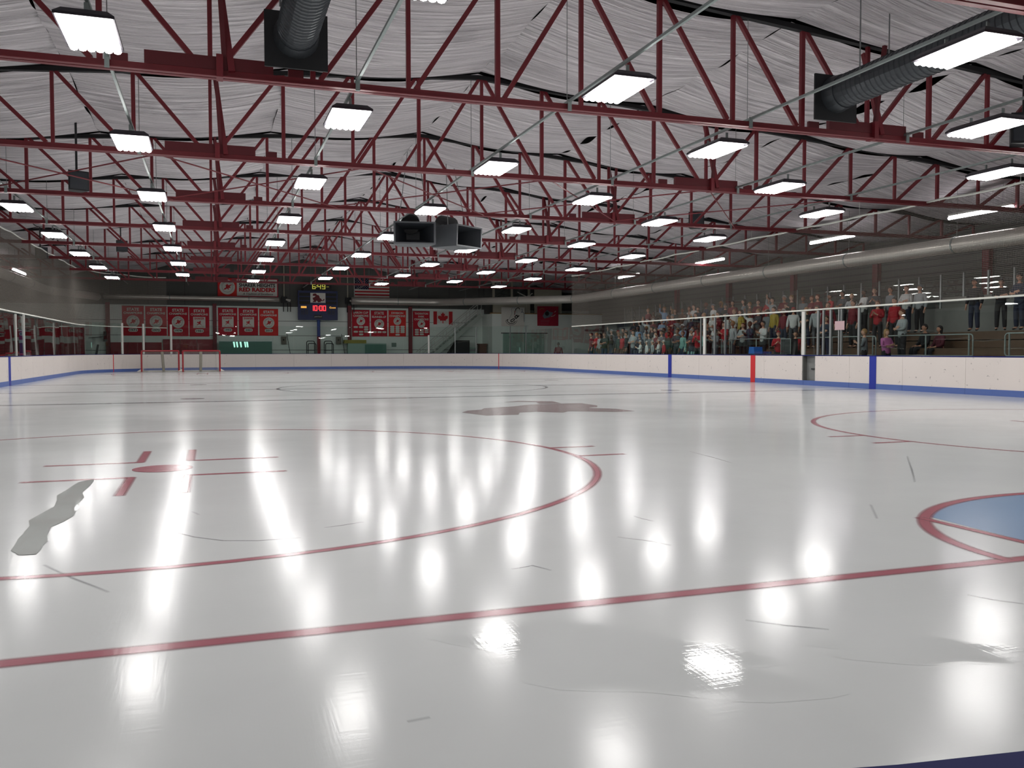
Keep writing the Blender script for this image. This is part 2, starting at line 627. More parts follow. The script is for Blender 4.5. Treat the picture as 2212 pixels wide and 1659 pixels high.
# grey-red emblem painted in the neutral zone short of the blue line
logo = [(4.73, 16.95), (4.99, 17.43), (5.34, 17.61), (5.52, 18.02), (6.33, 18.39), (6.74, 18.77), (7.0, 18.9), (7.68, 18.98), (8.21, 18.98),
        (8.2, 18.05), (8.0, 17.6), (7.68, 17.39), (8.11, 16.91), (8.17, 16.12), (7.68, 16.01), (7.21, 16.33), (6.85, 16.5), (6.62, 16.2), (6.2, 16.6),
        (5.8, 16.5), (5.59, 15.96), (4.93, 15.94)]
paint('ice_emblem', logo, M_IGREY, ZP, 'grey and dull red winged emblem under the ice')
paint('ice_emblem', [(6.6, 19.9), (7.12, 20.4), (7.87, 19.95), (7.75, 19.1), (7.2, 19.1), (7.35, 19.7), (7.0, 20.0)], M_IGREY, ZP)
# wet patches
M_WET = ice_mat('wet_ice', (0.40, 0.42, 0.41), (0.015, 0.03), True)
def wet(pts, label, seed, sub=5, z=ZP + .001):
    rr = random.Random(seed)
    out = []
    n = len(pts)
    for i in range(n):
        a, b = pts[i], pts[(i + 1) % n]
        L_ = math.hypot(b[0] - a[0], b[1] - a[1])
        for k in range(sub):
            t = k / sub
            out.append((a[0] + (b[0] - a[0]) * t + rr.uniform(-.06, .06) * L_, a[1] + (b[1] - a[1]) * t + rr.uniform(-.05, .05) * L_))
    o = paint('puddle', out, M_WET, z, label)
    o.name = 'puddle'
wet([(-1.11, 9.28), (-1.23, 9.13), (-1.27, 8.35), (-1.25, 7.44), (-1.23, 6.71), (-1.22, 6.48), (-1.21, 6.12), (-1.13, 5.96), (-1.03, 5.95), (-1.03, 6.19),
     (-1.09, 6.67), (-1.03, 7.27), (-1.05, 7.8), (-1.08, 8.84)], 'long wet streak on the ice by the left faceoff circle', 2, 3)

M_MELT = ice_mat('melt_ice', ICE, melt=True)
def melt(cx, cy_, rx, ry, rot, seed, label, z=ZP * .3):
    rr = random.Random(seed)
    n, V, A, F = 40, [(cx, cy_, z)], [1.0], []
    ph = [rr.uniform(0, 6.3) for _ in range(3)]
    for k, (f, a) in enumerate(((.55, 1.0), (.78, .8), (1.0, 0.0))):
        for i in range(n):
            t = 2 * PI * i / n
            w = f * (1 + .22 * math.sin(2 * t + ph[0]) + .12 * math.sin(5 * t + ph[1]) + .06 * math.sin(9 * t + ph[2]))
            x, y = rx * w * math.cos(t), ry * w * math.sin(t)
            V.append((cx + x * math.cos(rot) - y * math.sin(rot), cy_ + x * math.sin(rot) + y * math.cos(rot), z))
            A.append(a)
    for i in range(n):
        j = (i + 1) % n
        F.append((0, 1 + i, 1 + j))
        for k in range(2):
            F.append((1 + k * n + i, 1 + (k + 1) * n + i, 1 + (k + 1) * n + j, 1 + k * n + j))
    me = bpy.data.meshes.new('puddle')
    me.from_pydata(V, [], F)
    me.materials.append(M_MELT)
    me.attributes.new('ink', 'FLOAT', 'POINT').data.foreach_set('value', A)
    me.update()
    o = link('puddle', me, ice)
    o['label'] = label
melt(1.55, 3.18, .82, .34, -.6, 5, 'soft edged melted patch on the near ice before the goal line')
melt(2.75, 2.85, .5, .16, -.5, 6, 'thin melted patch at the right of the near ice')
# dark scuffs left by skates
M_SCUFF = ice_mat('ice_scuff', (0.27, 0.28, 0.29), ink=True)
for line in (
[(-0.31, 6.48), (-0.13, 6.17), (0.05, 5.99), (0.27, 5.91), (0.54, 5.91)],
[(-0.94, 5.65), (-0.73, 5.25), (-0.52, 4.89)],
[(5.53, 9.44), (5.47, 8.81), (5.39, 8.31)],
[(7.68, 8.17), (6.83, 7.20), (6.21, 6.51)],
[(-0.16, 7.16), (-0.11, 7.00)],
[(2.97, 5.87), (2.98, 5.75), (3.01, 5.64)],
[(2.30, 3.42), (2.43, 3.29), (2.57, 3.18)],
[(0.73, 6.20), (0.86, 6.24), (1.02, 6.31)],
[(4.98, 5.68), (4.61, 5.19)],
[(3.60, 3.41), (3.65, 3.29), (3.73, 3.19)],
[(2.53, 5.24), (2.67, 5.07), (2.74, 4.90)],
[(0.60, 2.84), (0.68, 2.85)],
[(1.59, 4.66), (1.73, 4.70), (1.79, 4.56)],
):
    V, A, F = [], [], []
    n = len(line)
    for i, p in enumerate(line):
        a, b = Vector(line[max(0, i - 1)]), Vector(line[min(n - 1, i + 1)])
        d = (b - a).normalized()
        q = Vector((-d.y, d.x))
        k = .25 if i in (0, n - 1) else .75
        for off, ink_ in ((-.016, 0), (0, k), (.016, 0)):
            V.append((p[0] + q.x * off, p[1] + q.y * off, ZP * .45))
            A.append(ink_)
    for i in range(n - 1):
        for k in range(2):
            F.append((3 * i + k, 3 * i + k + 1, 3 * i + k + 4, 3 * i + k + 3))
    me = bpy.data.meshes.new('skate_mark')
    me.from_pydata(V, [], F)
    me.materials.append(M_SCUFF)
    me.attributes.new('ink', 'FLOAT', 'POINT').data.foreach_set('value', A)
    me.update()
    link('skate_mark', me, ice)
# ------------------------------------------------------------------ building shell
WL, WR, YF, YN = -16.7, 29.2, 66.0, -7.0
RX, RZ, SL = 6.25, 7.95, 0.078         # ridge and roof slope
def roof(x):
    return RZ - SL * abs(x - RX)
mb = MB().box(WL, YF, -.06, WR, YF + .25, 4.47)
wall_far = struct(part('wall_far', mb, M_WHITEWALL, None), 'white lower wall and dark upper wall behind the scoreboard')
mb = MB()
mb.prism([(WL, YF - .02, 4.47), (WR, YF - .02, 4.47), (WR, YF - .02, roof(WR) + .6), (RX, YF - .02, RZ + .6), (WL, YF - .02, roof(WL) + .6)], (0, .25, 0))
part('siding', mb, M_DARKWALL, wall_far)['label'] = 'dark grey upper siding'
# vertical ribs of the upper siding, joint lines of the block wall
mb = MB()
for x in np.arange(WL + .5, WR, 2.4):
    mb.box(x, YF - .035, 4.5, x + .05, YF - .02, roof(x) + .3)
part('siding_seam', mb, M_GREYWALL, wall_far)
mb = MB()
for z in (1.3, 2.35, 3.4):
    mb.box(WL, YF - .012, z, 19.5, YF, z + .03)
part('wall_joint', mb, M_GREYWALL, wall_far)
mb = MB().box(WR, YN, -.06, WR + .25, YF, roof(WR) + .6)
wall_right = struct(part('wall_right', mb, M_DARKWALL, None), 'dark ribbed wall behind the stands')
mb = MB()
for z in np.arange(3.0, 6.2, .3):
    mb.box(WR - .03, YN, z, WR, YF, z + .06)
part('siding_rib', mb, M_GREYWALL, wall_right)
struct(part('wall_left', MB().box(WL - .25, YN, -.06, WL, YF, roof(WL) + .6), M_GREYWALL, None), 'dim grey wall beyond the left boards')
struct(part('wall_near', MB().box(WL, YN - .25, -.06, WR, YN, RZ + .6), M_GREYWALL, None), 'grey end wall behind the camera')

# roof deck above the liner
mb = MB()
mb.prism([(WL, YN, roof(WL) + .55), (RX, YN, RZ + .55), (WR, YN, roof(WR) + .55), (WR, YN, roof(WR) + .65), (RX, YN, RZ + .65), (WL, YN, roof(WL) + .65)], (0, YF - YN, 0))
ceiling = struct(part('ceiling', mb, M_BLACKSTEEL, None), 'roof over sagging white liner sheets')
# trusses every bay
TY0, TS, ZT = 14.617, 6.109, 5.575
TRUSS_Y = [TY0 + TS * i for i in range(-3, 9)]
def liner_mat():
    m = mat('liner_white', (248, 241, 244), 0.75, var=0.08, scale=0.5)
    nt = m.node_tree
    L = nt.links.new
    p = nt.nodes['Principled BSDF']
    geo = nt.nodes.new('ShaderNodeNewGeometry')
    mp = nt.nodes.new('ShaderNodeMapping')
    mp.inputs['Scale'].default_value = (0.45, 9.0, 0.6)
    L(geo.outputs['Position'], mp.inputs['Vector'])
    nz = nt.nodes.new('ShaderNodeTexNoise')
    nz.inputs['Scale'].default_value = 1
    nz.inputs['Detail'].default_value = 5
    nz.inputs['Distortion'].default_value = 0.6
    L(mp.outputs[0], nz.inputs['Vector'])
    b = nt.nodes.new('ShaderNodeBump')
    b.inputs['Strength'].default_value = 1.0
    b.inputs['Distance'].default_value = 0.4
    L(nz.outputs['Fac'], b.inputs['Height'])
    L(b.outputs['Normal'], p.inputs['Normal'])
    # crease shading painted into the liner colour as darker streaks
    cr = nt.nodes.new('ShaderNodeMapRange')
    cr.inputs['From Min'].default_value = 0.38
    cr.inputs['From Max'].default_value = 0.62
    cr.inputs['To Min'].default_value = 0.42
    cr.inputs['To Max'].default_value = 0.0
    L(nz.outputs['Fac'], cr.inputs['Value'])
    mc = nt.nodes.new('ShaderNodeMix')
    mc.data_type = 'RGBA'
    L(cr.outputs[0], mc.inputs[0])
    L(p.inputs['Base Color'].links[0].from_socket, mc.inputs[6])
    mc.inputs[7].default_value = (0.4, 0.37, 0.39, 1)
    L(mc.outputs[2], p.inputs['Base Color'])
    # grime clouds
    n2 = nt.nodes.new('ShaderNodeTexNoise')
    n2.inputs['Scale'].default_value = 0.55
    n2.inputs['Detail'].default_value = 6
    L(geo.outputs['Position'], n2.inputs['Vector'])
    r = nt.nodes.new('ShaderNodeMapRange')
    r.inputs['From Min'].default_value = 0.55
    r.inputs['From Max'].default_value = 0.75
    r.inputs['To Max'].default_value = 0.45
    L(n2.outputs['Fac'], r.inputs['Value'])
    mx = nt.nodes.new('ShaderNodeMix')
    mx.data_type = 'RGBA'
    L(r.outputs[0], mx.inputs[0])
    L(p.inputs['Base Color'].links[0].from_socket, mx.inputs[6])
    mx.inputs[7].default_value = (0.28, 0.26, 0.28, 1)
    L(mx.outputs[2], p.inputs['Base Color'])
    return m
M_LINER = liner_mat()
SEAMS = [RX + 4.55 * k for k in range(-5, 6)]
def noise1(rr, n, k):
    ph = [(rr.uniform(0, 6.3), rr.uniform(.5, 1.5) * (j + 1)) for j in range(k)]
    return lambda t: sum(math.sin(a + b * t) / (j + 1) for j, (a, b) in enumerate(ph))
def liner(ya, yb, xa, xb, seed):
    rr = random.Random(seed)
    nx, ny = 12, 44
    mb = MB()
    f1 = noise1(rr, 0, 3)
    gapa, gapb = rr.uniform(.05, .12), rr.uniform(.05, .12)
    sag0 = rr.uniform(.12, .30)
    fold = [(rr.uniform(0, 6.3), rr.uniform(7, 26), rr.uniform(-.5, .5)) for _ in range(7)]
    for j in range(ny + 1):
        v = j / ny
        for i in range(nx + 1):
            u = i / nx
            x = xa + (xb - xa) * u
            droop = math.sin(PI * u)
            y = ya + gapa * (1 + 1.6 * droop) + (yb - ya - gapa * (1 + 1.6 * droop) - gapb * (1 + 1.2 * droop)) * v
            z = roof(x) + .06 - sag0 * math.sin(PI * v) ** .7 * (.45 + .55 * droop) - .20 * droop
            z += .022 * sum(math.sin(a + b * v + c * u * 3) for a, b, c in fold) * min(1, 6 * v, 6 * (1 - v))
            mb.v.append((x, y, z))
    w = nx + 1
    for j in range(ny):
        for i in range(nx):
            mb.f.append((j * w + i, j * w + i + 1, (j + 1) * w + i + 1, (j + 1) * w + i))
    me = bpy.data.meshes.new('liner_panel')
    me.from_pydata(mb.v, [], mb.f)
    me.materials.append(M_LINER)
    me.polygons.foreach_set('use_smooth', [True] * len(me.polygons))
    me.update()
    return link('liner_panel', me, ceiling)
edges = [YN] + [y for y in TRUSS_Y if YN + 2 < y < YF - 1] + [YF]
sx = [WL] + [s for s in SEAMS if WL + 1 < s < WR - 1] + [WR]
sd = 0
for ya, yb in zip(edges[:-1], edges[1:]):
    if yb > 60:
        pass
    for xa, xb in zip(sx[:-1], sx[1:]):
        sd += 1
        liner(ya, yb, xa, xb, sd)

# ------------------------------------------------------------------ trusses
PS = 1.57
KN = 14
def node(k):
    return RX + .06 + PS * k
ZB, ZTOPB = ZT - .07, ZT + .07
def make_truss(y, label):
    t = thing('roof_truss', label, 'truss', (0, y, 0), 0, 'red roof trusses over the rink')
    x0, x1 = node(-KN), node(KN)
    mb = MB()
    for s in (-1, 1):
        mb.box(x0, min(s * .018, s * .115), ZB, x1, max(s * .018, s * .115), ZB + .014)
        mb.box(x0, min(s * .018, s * .034), ZB + .014, x1, max(s * .018, s * .034), ZB + .12)
    part('bottom_chord', mb, M_REDSTEEL, t)
    for s in (-1, 1):
        xe = node(s * KN)
        mb = MB()
        mb.bar((RX, 0, RZ - .06), (xe, 0, roof(xe) - .06), .12, .10, (0, 0, 1))
        part('top_chord', mb, M_BLACKSTEEL, t)
    for k in range(-KN, KN + 1):
        x = node(k)
        w = .08 if k % 2 else .07
        part('vertical_member', MB().bar((x, 0, ZB + .12), (x, 0, roof(x) - .1), w, w), M_REDSTEEL, t)
    for k in range(-KN, KN):
        if -4 <= k < 0:
            a, b = k, k + 1
        elif k < -4:
            a, b = k + 1, k
        elif 0 <= k < 4:
            a, b = k + 1, k
        else:
            a, b = k, k + 1
        xa, xb = node(a), node(b)
        dx = .12 if xb > xa else -.12
        part('diagonal_member', MB().bar((xa + dx, 0, ZB + .12), (xb - dx * .6, 0, roof(xb) - .1), .078, .078), M_REDSTEEL, t)
    for s in (-4, 4):
        x = node(s)
        part('splice_plate', MB().box(x - .95, -.045, ZB + .12, x + .95, .045, ZB + .32), M_DARKRED, t)
        for e in (-1, 1):
            part('plate_lug', MB().box(x + e * 1.3 - .12, -.03, ZB + .12, x + e * 1.3 + .12, .03, ZB + .24), M_DARKRED, t)
        part('splice_strap', MB().box(x - .05 + .14, -.13, ZB - .01, x + .05 + .14, .13, ZB + .34), M_REDSTEEL, t)
        part('sway_brace', MB().bar((x + .32, -.05, ZB + .1), (x + .12, .25, roof(x) - .12), .10, .09), M_REDSTEEL, t)
        part('sway_brace', MB().bar((x + .22, .05, ZB + .1), (x + .12, -.35, roof(x) - .12), .07, .07), M_DARKRED, t)
    return t
visT = [y for y in TRUSS_Y if 0 < y < 60]
TL = ['red roof truss just overhead, above the near ice', 'red roof truss crossing the top of the view with a black duct ending at it']
proto = None
for i, y in enumerate(visT):
    if y < TY0 - .1:
        lab = 'red steel roof truss over the near end, %s from the camera' % ORD[i + 1]
    else:
        lab = 'red steel roof truss, %s in view counted from the camera end' % ORD[int(round((y - TY0) / TS)) + 1]
    if proto is None:
        proto = make_truss(y, lab)
    else:
        c = copy_tree(proto)
        c.location = (0, y, 0)
        c['label'] = lab
# diagonal tie rods in plan between two trusses
rb = thing('tie_rod_bracing', 'thin red crossed tie rods between the second and third trusses', 'bracing', (0, 0, 0))
ya, yb = TY0 + TS, TY0 + 2 * TS
for xa in (-5.6, -1.0, 3.6, 8.2, 12.8):
    part('tie_rod', MB().tube([(xa, ya + .12, ZT - .045), (xa + 4.6, yb - .12, ZT - .045)], .018, 5), M_REDSTEEL, rb)
    part('tie_rod', MB().tube([(xa, yb - .12, ZT), (xa + 4.6, ya + .12, ZT)], .018, 5), M_REDSTEEL, rb)

# ------------------------------------------------------------------ lamps on rails
LX = [-1.43 + 3.734 * r for r in range(-1, 6)]
LY0, LSP, ZL = 9.44, 6.2226, 5.318
def make_lamp(x, y, label):
    t = thing('hanging_light', label, 'light', (x, y, ZL), 0, 'white hanging lights over the ice')
    w, l = .33, .61
    mb = MB()
    b = 0
    prof = [(w + .015, .0), (w + .015, .035), (w - .07, .105)]
    for (hw, z), hl in zip(prof, (l + .015, l + .015, l - .05)):
        mb.v += [(-hw, -hl, z), (hw, -hl, z), (hw, hl, z), (-hw, hl, z)]
    for i in range(2):
        for k in range(4):
            mb.f.append((4 * i + k, 4 * i + (k + 1) % 4, 4 * i + 4 + (k + 1) % 4, 4 * i + 4 + k))
    mb.f.append((8, 9, 10, 11))
    mb.v += [(-w + .005, -l + .005, 0.0), (w - .005, -l + .005, 0.0), (w - .005, l - .005, 0.0), (-w + .005, l - .005, 0.0)]
    for k in range(4):
        mb.f.append((k, (k + 1) % 4, 12 + (k + 1) % 4, 12 + k))
    part('housing', mb, M_LAMPBODY, t)
    pitch = 2 * (w - .01) / 6
    tm = MB()
    n = 4
    for e in (-1, 1):
        for i in range(n + 1):
            a = PI + PI * i / n
            tm.v.append((pitch * .49 * math.cos(a), e * (l - .012), -.016 + .036 * math.sin(a)))
    for i in range(n):
        tm.f.append((i, i + 1, n + 2 + i, n + 1 + i))
    me = bpy.data.meshes.new('lamp_tube')
    me.from_pydata(tm.v, [], tm.f)
    me.materials.append(M_TUBE)
    me.update()
    if me.polygons[1].normal.z > 0:
        me.flip_normals()
    for i in range(6):
        link('lamp_tube', me, t, (-w + .01 + pitch * (i + .5), 0, 0))
    for e in (-1, 1):
        part('hanger_bracket', MB().bar((0, e * .35, .10), (0, e * .35, .262), .05, .02), M_GALV, t)
    return t
lp = None
for r, x in enumerate(LX):
    ys = []
    k0 = 0 if r % 2 == 0 else .5
    if r in (0, 2, 6):
        pass
    k = -1
    while True:
        y = LY0 + LSP * (k + k0)
        if r % 2 == 1:
            pass
        k += 1
        if y > 54:
            break
        if y < 2:
            continue
        ys.append(y)
    for j, y in enumerate(ys):
        lab = 'rectangular white hanging light, %s from the camera end in the %s row from the left' % (ORD[j + 1], ORD[r + 1])
        if lp is None:
            lp = make_lamp(x, y, lab)
        else:
            c = copy_tree(lp)
            c.location = (x, y, ZL)
            c['label'] = lab
    rl = thing('light_rail', 'galvanised rail carrying the %s row of hanging lights from the left' % ORD[r + 1], 'rail', (x, 0, 0), 0, 'light rails under the roof')
    zr = ZB + .165
    mb = MB()
    mb.box(-.022, 1.0, zr - .045, .022, 62.5, zr - .04).box(-.022, 1.0, zr - .04, -.018, 62.5, zr).box(.018, 1.0, zr - .04, .022, 62.5, zr)
    part('channel', mb, M_GALV, rl)
    for y in visT:
        part('rail_clamp', MB().box(-.035, y - .14, ZB - .03, .035, y - .12, zr + .01), M_GALV, rl)
    for y in np.arange(8.5, 62, TS):
        part('hanger_rod', MB().tube([(0, y, zr), (0, y, roof(x) - .02)], .007, 4), M_ALU, rl)

# ------------------------------------------------------------------ black ducts under the roof
def spiral_duct(x, y0, y1, z, r, label):
    t = thing('spiral_duct', label, 'duct', (x, 0, z))
    pts, rs = [], []
    n = int((y1 - y0) / .12)
    for i in range(n + 1):
        y = y0 + (y1 - y0) * i / n
        for e, rr in ((-.012, r), (0, r + .014), (.012, r)):
            pts.append((0, y + e, 0))
            rs.append(rr)
    part('duct_pipe', MB().tube(pts, rs, 20, False), M_DARKDUCT, t)
    part('end_plate', MB().box(-.48, y1 + .02, -.5, .48, y1 + .06, .36), M_BLACK, t)
    part('end_collar', MB().tube([(0, y1 - .25, 0), (0, y1 + .02, 0)], [r + .02, r + .05], 20), M_DARKDUCT, t)
    for y in np.arange(y0 + 1, y1, 3.2):
        for s in (-1, 1):
            part('hanger_strap', MB().bar((s * (r + .02), y, 0), (s * (r + .02), y, roof(x) - z - .05), .03, .004), M_ALU, t)
    return t
spiral_duct(1.3, -4, 14.1, 6.12, .30, 'dark ribbed round duct ending at the near truss, left of the ridge')
spiral_duct(11.35, -4, 14.0, 6.12, .30, 'long dark round duct ending at the near truss, right of the ridge')

# ------------------------------------------------------------------ silver ducts round the hall
def bend_path(pts, rad=.8, n=5):
    P_ = [Vector(p) for p in pts]
    out = [P_[0]]
    for a, b, c in zip(P_[:-2], P_[1:-1], P_[2:]):
        d1, d2 = (a - b).normalized(), (c - b).normalized()
        p1, p2 = b + d1 * rad, b + d2 * rad
        for i in range(n + 1):
            t = i / n
            out.append(p1 * (1 - t) ** 2 + b * 2 * t * (1 - t) + p2 * t * t)
    out.append(P_[-1])
    return out
def silver_duct(pts, r, label):
    t = thing('silver_duct', label, 'duct', (0, 0, 0))
    P_ = bend_path(pts)
    fine = []
    for a, b in zip(P_[:-1], P_[1:]):
        n = max(1, int((b - a).length / 1.0))
        for i in range(n):
            fine.append(a + (b - a) * i / n)
    fine.append(P_[-1])
    part('duct_pipe', MB().tube(fine, r, 14), M_DUCT, t, True)
    acc = 0
    for a, b in zip(fine[:-1], fine[1:]):
        acc += (b - a).length
        if acc > 5:
            acc = 0
            d = (b - a).normalized()
            part('joint_band', MB().tube([a - d * .03, a + d * .03], r + .012, 14), M_GALV, t)
            part('hanger_rod', MB().tube([a + Vector((0, 0, r)), Vector((a.x, a.y, roof(a.x) - .05))], .008, 4), M_ALU, t)
    return t
silver_duct([(22.8, 3, 4.62), (22.8, 53.5, 4.64), (16.2, 64.6, 4.9), (9.75, 64.9, 4.92)], .27, 'silver air duct hung over the stands and round to the flag')
silver_duct([(-6.9, 65.0, 4.95), (4.6, 65.0, 4.92)], .16, 'silver duct along the far wall under the long red sign')
silver_duct([(-9.5, 20, 5.0), (-9.5, 60.5, 5.0), (-7.2, 64.6, 4.9)], .25, 'silver duct hung beyond the left netting')

# ------------------------------------------------------------------ boards and glass
GZ = 1.07
def boards(name, label, s0, s1, gtop, skip=(), glass=True, gskip=()):
    t = thing(name, label, 'boards')
    n = max(1, round((s1 - s0) / 2.43))
    st = (s1 - s0) / n
    cuts = [s0 + st * i for i in range(n + 1)]
    segs = []
    for a, b in zip(cuts[:-1], cuts[1:]):
        done = [(a, b)]
        for (g0, g1) in skip:
            nd = []
            for (p, q) in done:
                if g1 <= p or g0 >= q:
                    nd.append((p, q))
                else:
                    if p < g0:
                        nd.append((p, g0))
                    if q > g1:
                        nd.append((g1, q))
            done = nd
        segs += done
    for a, b in segs:
        if b - a < .05:
            continue
        part('board_panel', wall_strip(a, b, .17, 1.04, 0, .11), M_BOARD, t)
    for a, b in zip(cuts[:-1], cuts[1:]):
        part('kick_plate', wall_strip(a, b, -.01, .17, -.012, .10), M_KICK, t)
        part('cap_rail', wall_strip(a, b, 1.04, GZ, -.005, .13), M_CAP, t)
        if glass:
            for k in range(2):
                p, q = a + st * k / 2, a + st * (k + 1) / 2
                if any(not (q <= g0 or p >= g1) for g0, g1 in gskip):
                    continue
                part('glass_pane', wall_strip(p, q, GZ, gtop, .045, .057, .006, R.uniform(0, .045)), M_GLASS, t)
    return t
def stripe(t, s, w, m, name):
    part(name, wall_strip(s - w / 2, s + w / 2, -.005, 1.045, -.018, 0), m, t)
def post(t, s, z1, w, m, d=.06):
    part('glass_post', wall_strip(s - w / 2, s + w / 2, GZ, z1, d - .03, d + .03, 0), m, t)
bl = boards('dasher_boards', 'white boards with blue kick plate along the left side of the rink', s_left(14), S_FARL + 2, 2.62)
bf = boards('dasher_boards', 'white boards and glass round the scoreboard end with its corners', S_FARL + 2, S_RIGHT - 2, 2.92)
g0, g1 = s_right(26.28), s_right(25.58)
br = boards('dasher_boards', 'white boards with red and blue bands below the stands', S_RIGHT - 2, s_right(12), 2.62, skip=[(g0, g1)])
bn = boards('dasher_boards', 'near end boards with a dark blue cap beside the camera', S_NEAR - 4, S_TOT - 3.5, 2.6, glass=False)
stripe(bl, s_left(BLF), .3, M_STRIPE_B, 'blue_band')
stripe(br, s_right(BLF), .3, M_STRIPE_B, 'blue_band')
stripe(br, s_right(CEN), .3, M_STRIPE_R, 'red_band')
stripe(br, s_right(BLN), .3, M_STRIPE_B, 'blue_band')
ang = math.asin((GLF - (Y1 - RAD)) / RAD)
stripe(bf, S_FARL + RAD * ang, .06, M_STRIPE_R, 'red_band')
stripe(bf, S_RIGHT - RAD * ang, .06, M_STRIPE_R, 'red_band')
post(bl, s_left(38.9), 2.7, .10, M_WHITEPOST)
post(bl, s_left(37.4), 2.65, .08, M_WHITEPOST)
part('blue_pad', wall_strip(s_left(38.9) - .12, s_left(38.9) + .12, 1.07, 2.1, .1, .2), mat('pad_blue', (24, 34, 120), .6), bl)
for x in (-5.1, -4.0, -2.45):
    a = math.acos((XL + RAD - x) / RAD)
    post(bf, S_FARL + RAD * a, 2.95, .13, M_WHITEPOST)
for s in (S_FARR + 5.0, S_FARR + 6.6, S_FARR + 9.5, S_RIGHT - 2.2):
    post(bf, s, 2.9, .05, M_ALU)
post(bf, S_FARR + 3.1, 2.35, .12, M_WHITEPOST)
for y, w, m in ((32.95, .17, M_WHITEPOST), (32.15, .1, M_ALU), (31.35, .05, M_ALU), (33.25, .06, M_ALU), (26.3, .17, M_WHITEPOST), (25.5, .09, M_ALU), (25.22, .07, M_ALU),
                (24.85, .08, M_ALU), (24.42, .05, M_ALU), (24.3, .05, M_ALU), (23.46, .08, M_ALU)):
    post(br, s_right(y), 2.62, w, m)
sg = part('paper_sign', wall_strip(s_right(24.6), s_right(24.12), 1.92, 2.22, .02, .03), M_PINK, br)
gate = part('gate', wall_strip(g0, g1, .17, 1.04, .16, .2), mat('gate_grey', (120, 122, 120), .5), br)
gate['label'] = 'grey recessed gate between the centre band and the near blue band'
part('latch', wall_strip(s_right(25.95), s_right(25.6), .56, .6, .12, .16), M_BLACK, gate)
part('gate_jamb', wall_strip(g0, g0 + .06, .17, 1.04, 0, .2), mat('jamb_grey', (90, 90, 86), .6), br)

# ------------------------------------------------------------------ protective netting
def netting(label, s0, s1, z0, z1, dn, cell=.05, th=.0045, sag=0.0, top_r=.032):
    t = thing('safety_net', label, 'netting')
    n = int((s1 - s0) / cell)
    V, F = [], []
    def ribbon(p, q, nx, ny, w):
        b = len(V)
        for e in (p, q):
            V.append((e[0] - ny * w, e[1] + nx * w, e[2]))
            V.append((e[0] + ny * w, e[1] - nx * w, e[2]))
            V.append((e[0] + nx * w * 1.5, e[1] + ny * w * 1.5, e[2]))
        for k in range(3):
            k2 = (k + 1) % 3
            F.append((b + k, b + k2, b + 3 + k2, b + 3 + k))
    def pos(s):
        (x, y), (nx, ny) = rim(s)
        return x + nx * dn, y + ny * dn, nx, ny
    top = lambda s: z1 + sag * ((s - s0) / (s1 - s0)) - .05 * abs(math.sin((s - s0) * PI / 3.05))
    for i in range(n + 1):
        s = s0 + (s1 - s0) * i / n
        x, y, nx, ny = pos(s)
        ribbon((x, y, z0), (x, y, top(s)), nx, ny, th / 2)
    m = int((z1 - z0) / cell)
    seg = max(1, int((s1 - s0) / .75))
    for j in range(m + 1):
        for i in range(seg):
            sa, sb = s0 + (s1 - s0) * i / seg, s0 + (s1 - s0) * (i + 1) / seg
            xa, ya_, nx, ny = pos(sa)
            xb, yb_, _, _ = pos(sb)
            za, zb = z0 + (top(sa) - z0) * j / m, z0 + (top(sb) - z0) * j / m
            b = len(V)
            w = th / 2
            for e in ((xa, ya_, za), (xb, yb_, zb)):
                V.append((e[0], e[1], e[2] - w))
                V.append((e[0], e[1], e[2] + w))
                V.append((e[0] + nx * w * 1.5, e[1] + ny * w * 1.5, e[2]))
            for k in range(3):
                k2 = (k + 1) % 3
                F.append((b + k, b + k2, b + 3 + k2, b + 3 + k))
    me = bpy.data.meshes.new('mesh_net')
    me.from_pydata(V, [], F)
    me.materials.append(M_NETG)
    me.update()
    o = link('mesh_net', me, t)
    o['kind'] = 'stuff'
    ns = max(8, int((s1 - s0) / .5))
    pt, pb = [], []
    for i in range(ns + 1):
        s = s0 + (s1 - s0) * i / ns
        x, y, _, _ = pos(s)
        pt.append((x, y, top(s)))
        pb.append((x, y, z0))
    part('head_rope', MB().tube(pt, top_r, 5), M_ROPE, t)
    part('foot_rope', MB().tube(pb, .03, 6), M_ROPE, t)
    for i in range(0, ns + 1, 12):
        part('hanging_cord', MB().tube([pt[i], (pt[i][0], pt[i][1], roof(pt[i][0]) - .1)], .006, 4), M_ROPE, t)
    return t
netting('dark safety net hung above the glass in front of the stands', s_right(47.7), s_right(13.5), 2.66, 5.62, .09)
netting('pale safety net hung above the left glass and corner', s_left(28), S_FARL + RAD * 1.05, 2.72, 5.62, .09, th=.0065, sag=.3)

# ------------------------------------------------------------------ far wall: columns, banners, signs
FY = YF - .03
for x, lab in ((-6.74, 'red steel column at the left end of the banner wall'), (0.2, 'red column between the two groups of champions banners'),
               (9.72, 'slim red column left of the baron cup banner'), (14.33, 'red column between the division and park banners')):
    o = thing('steel_column', lab, 'column', (x, FY - .1, 0), 0, 'red columns on the far wall')
    part('web', MB().box(-.012, -.1, -.06, .012, .08, 4.6), M_REDSTEEL, o)
    for e in (-1, 1):
        part('flange', MB().box(-.13, e * .09 - .01 - .01, -.06, .13, e * .09 + .0, 4.6), M_REDSTEEL, o)
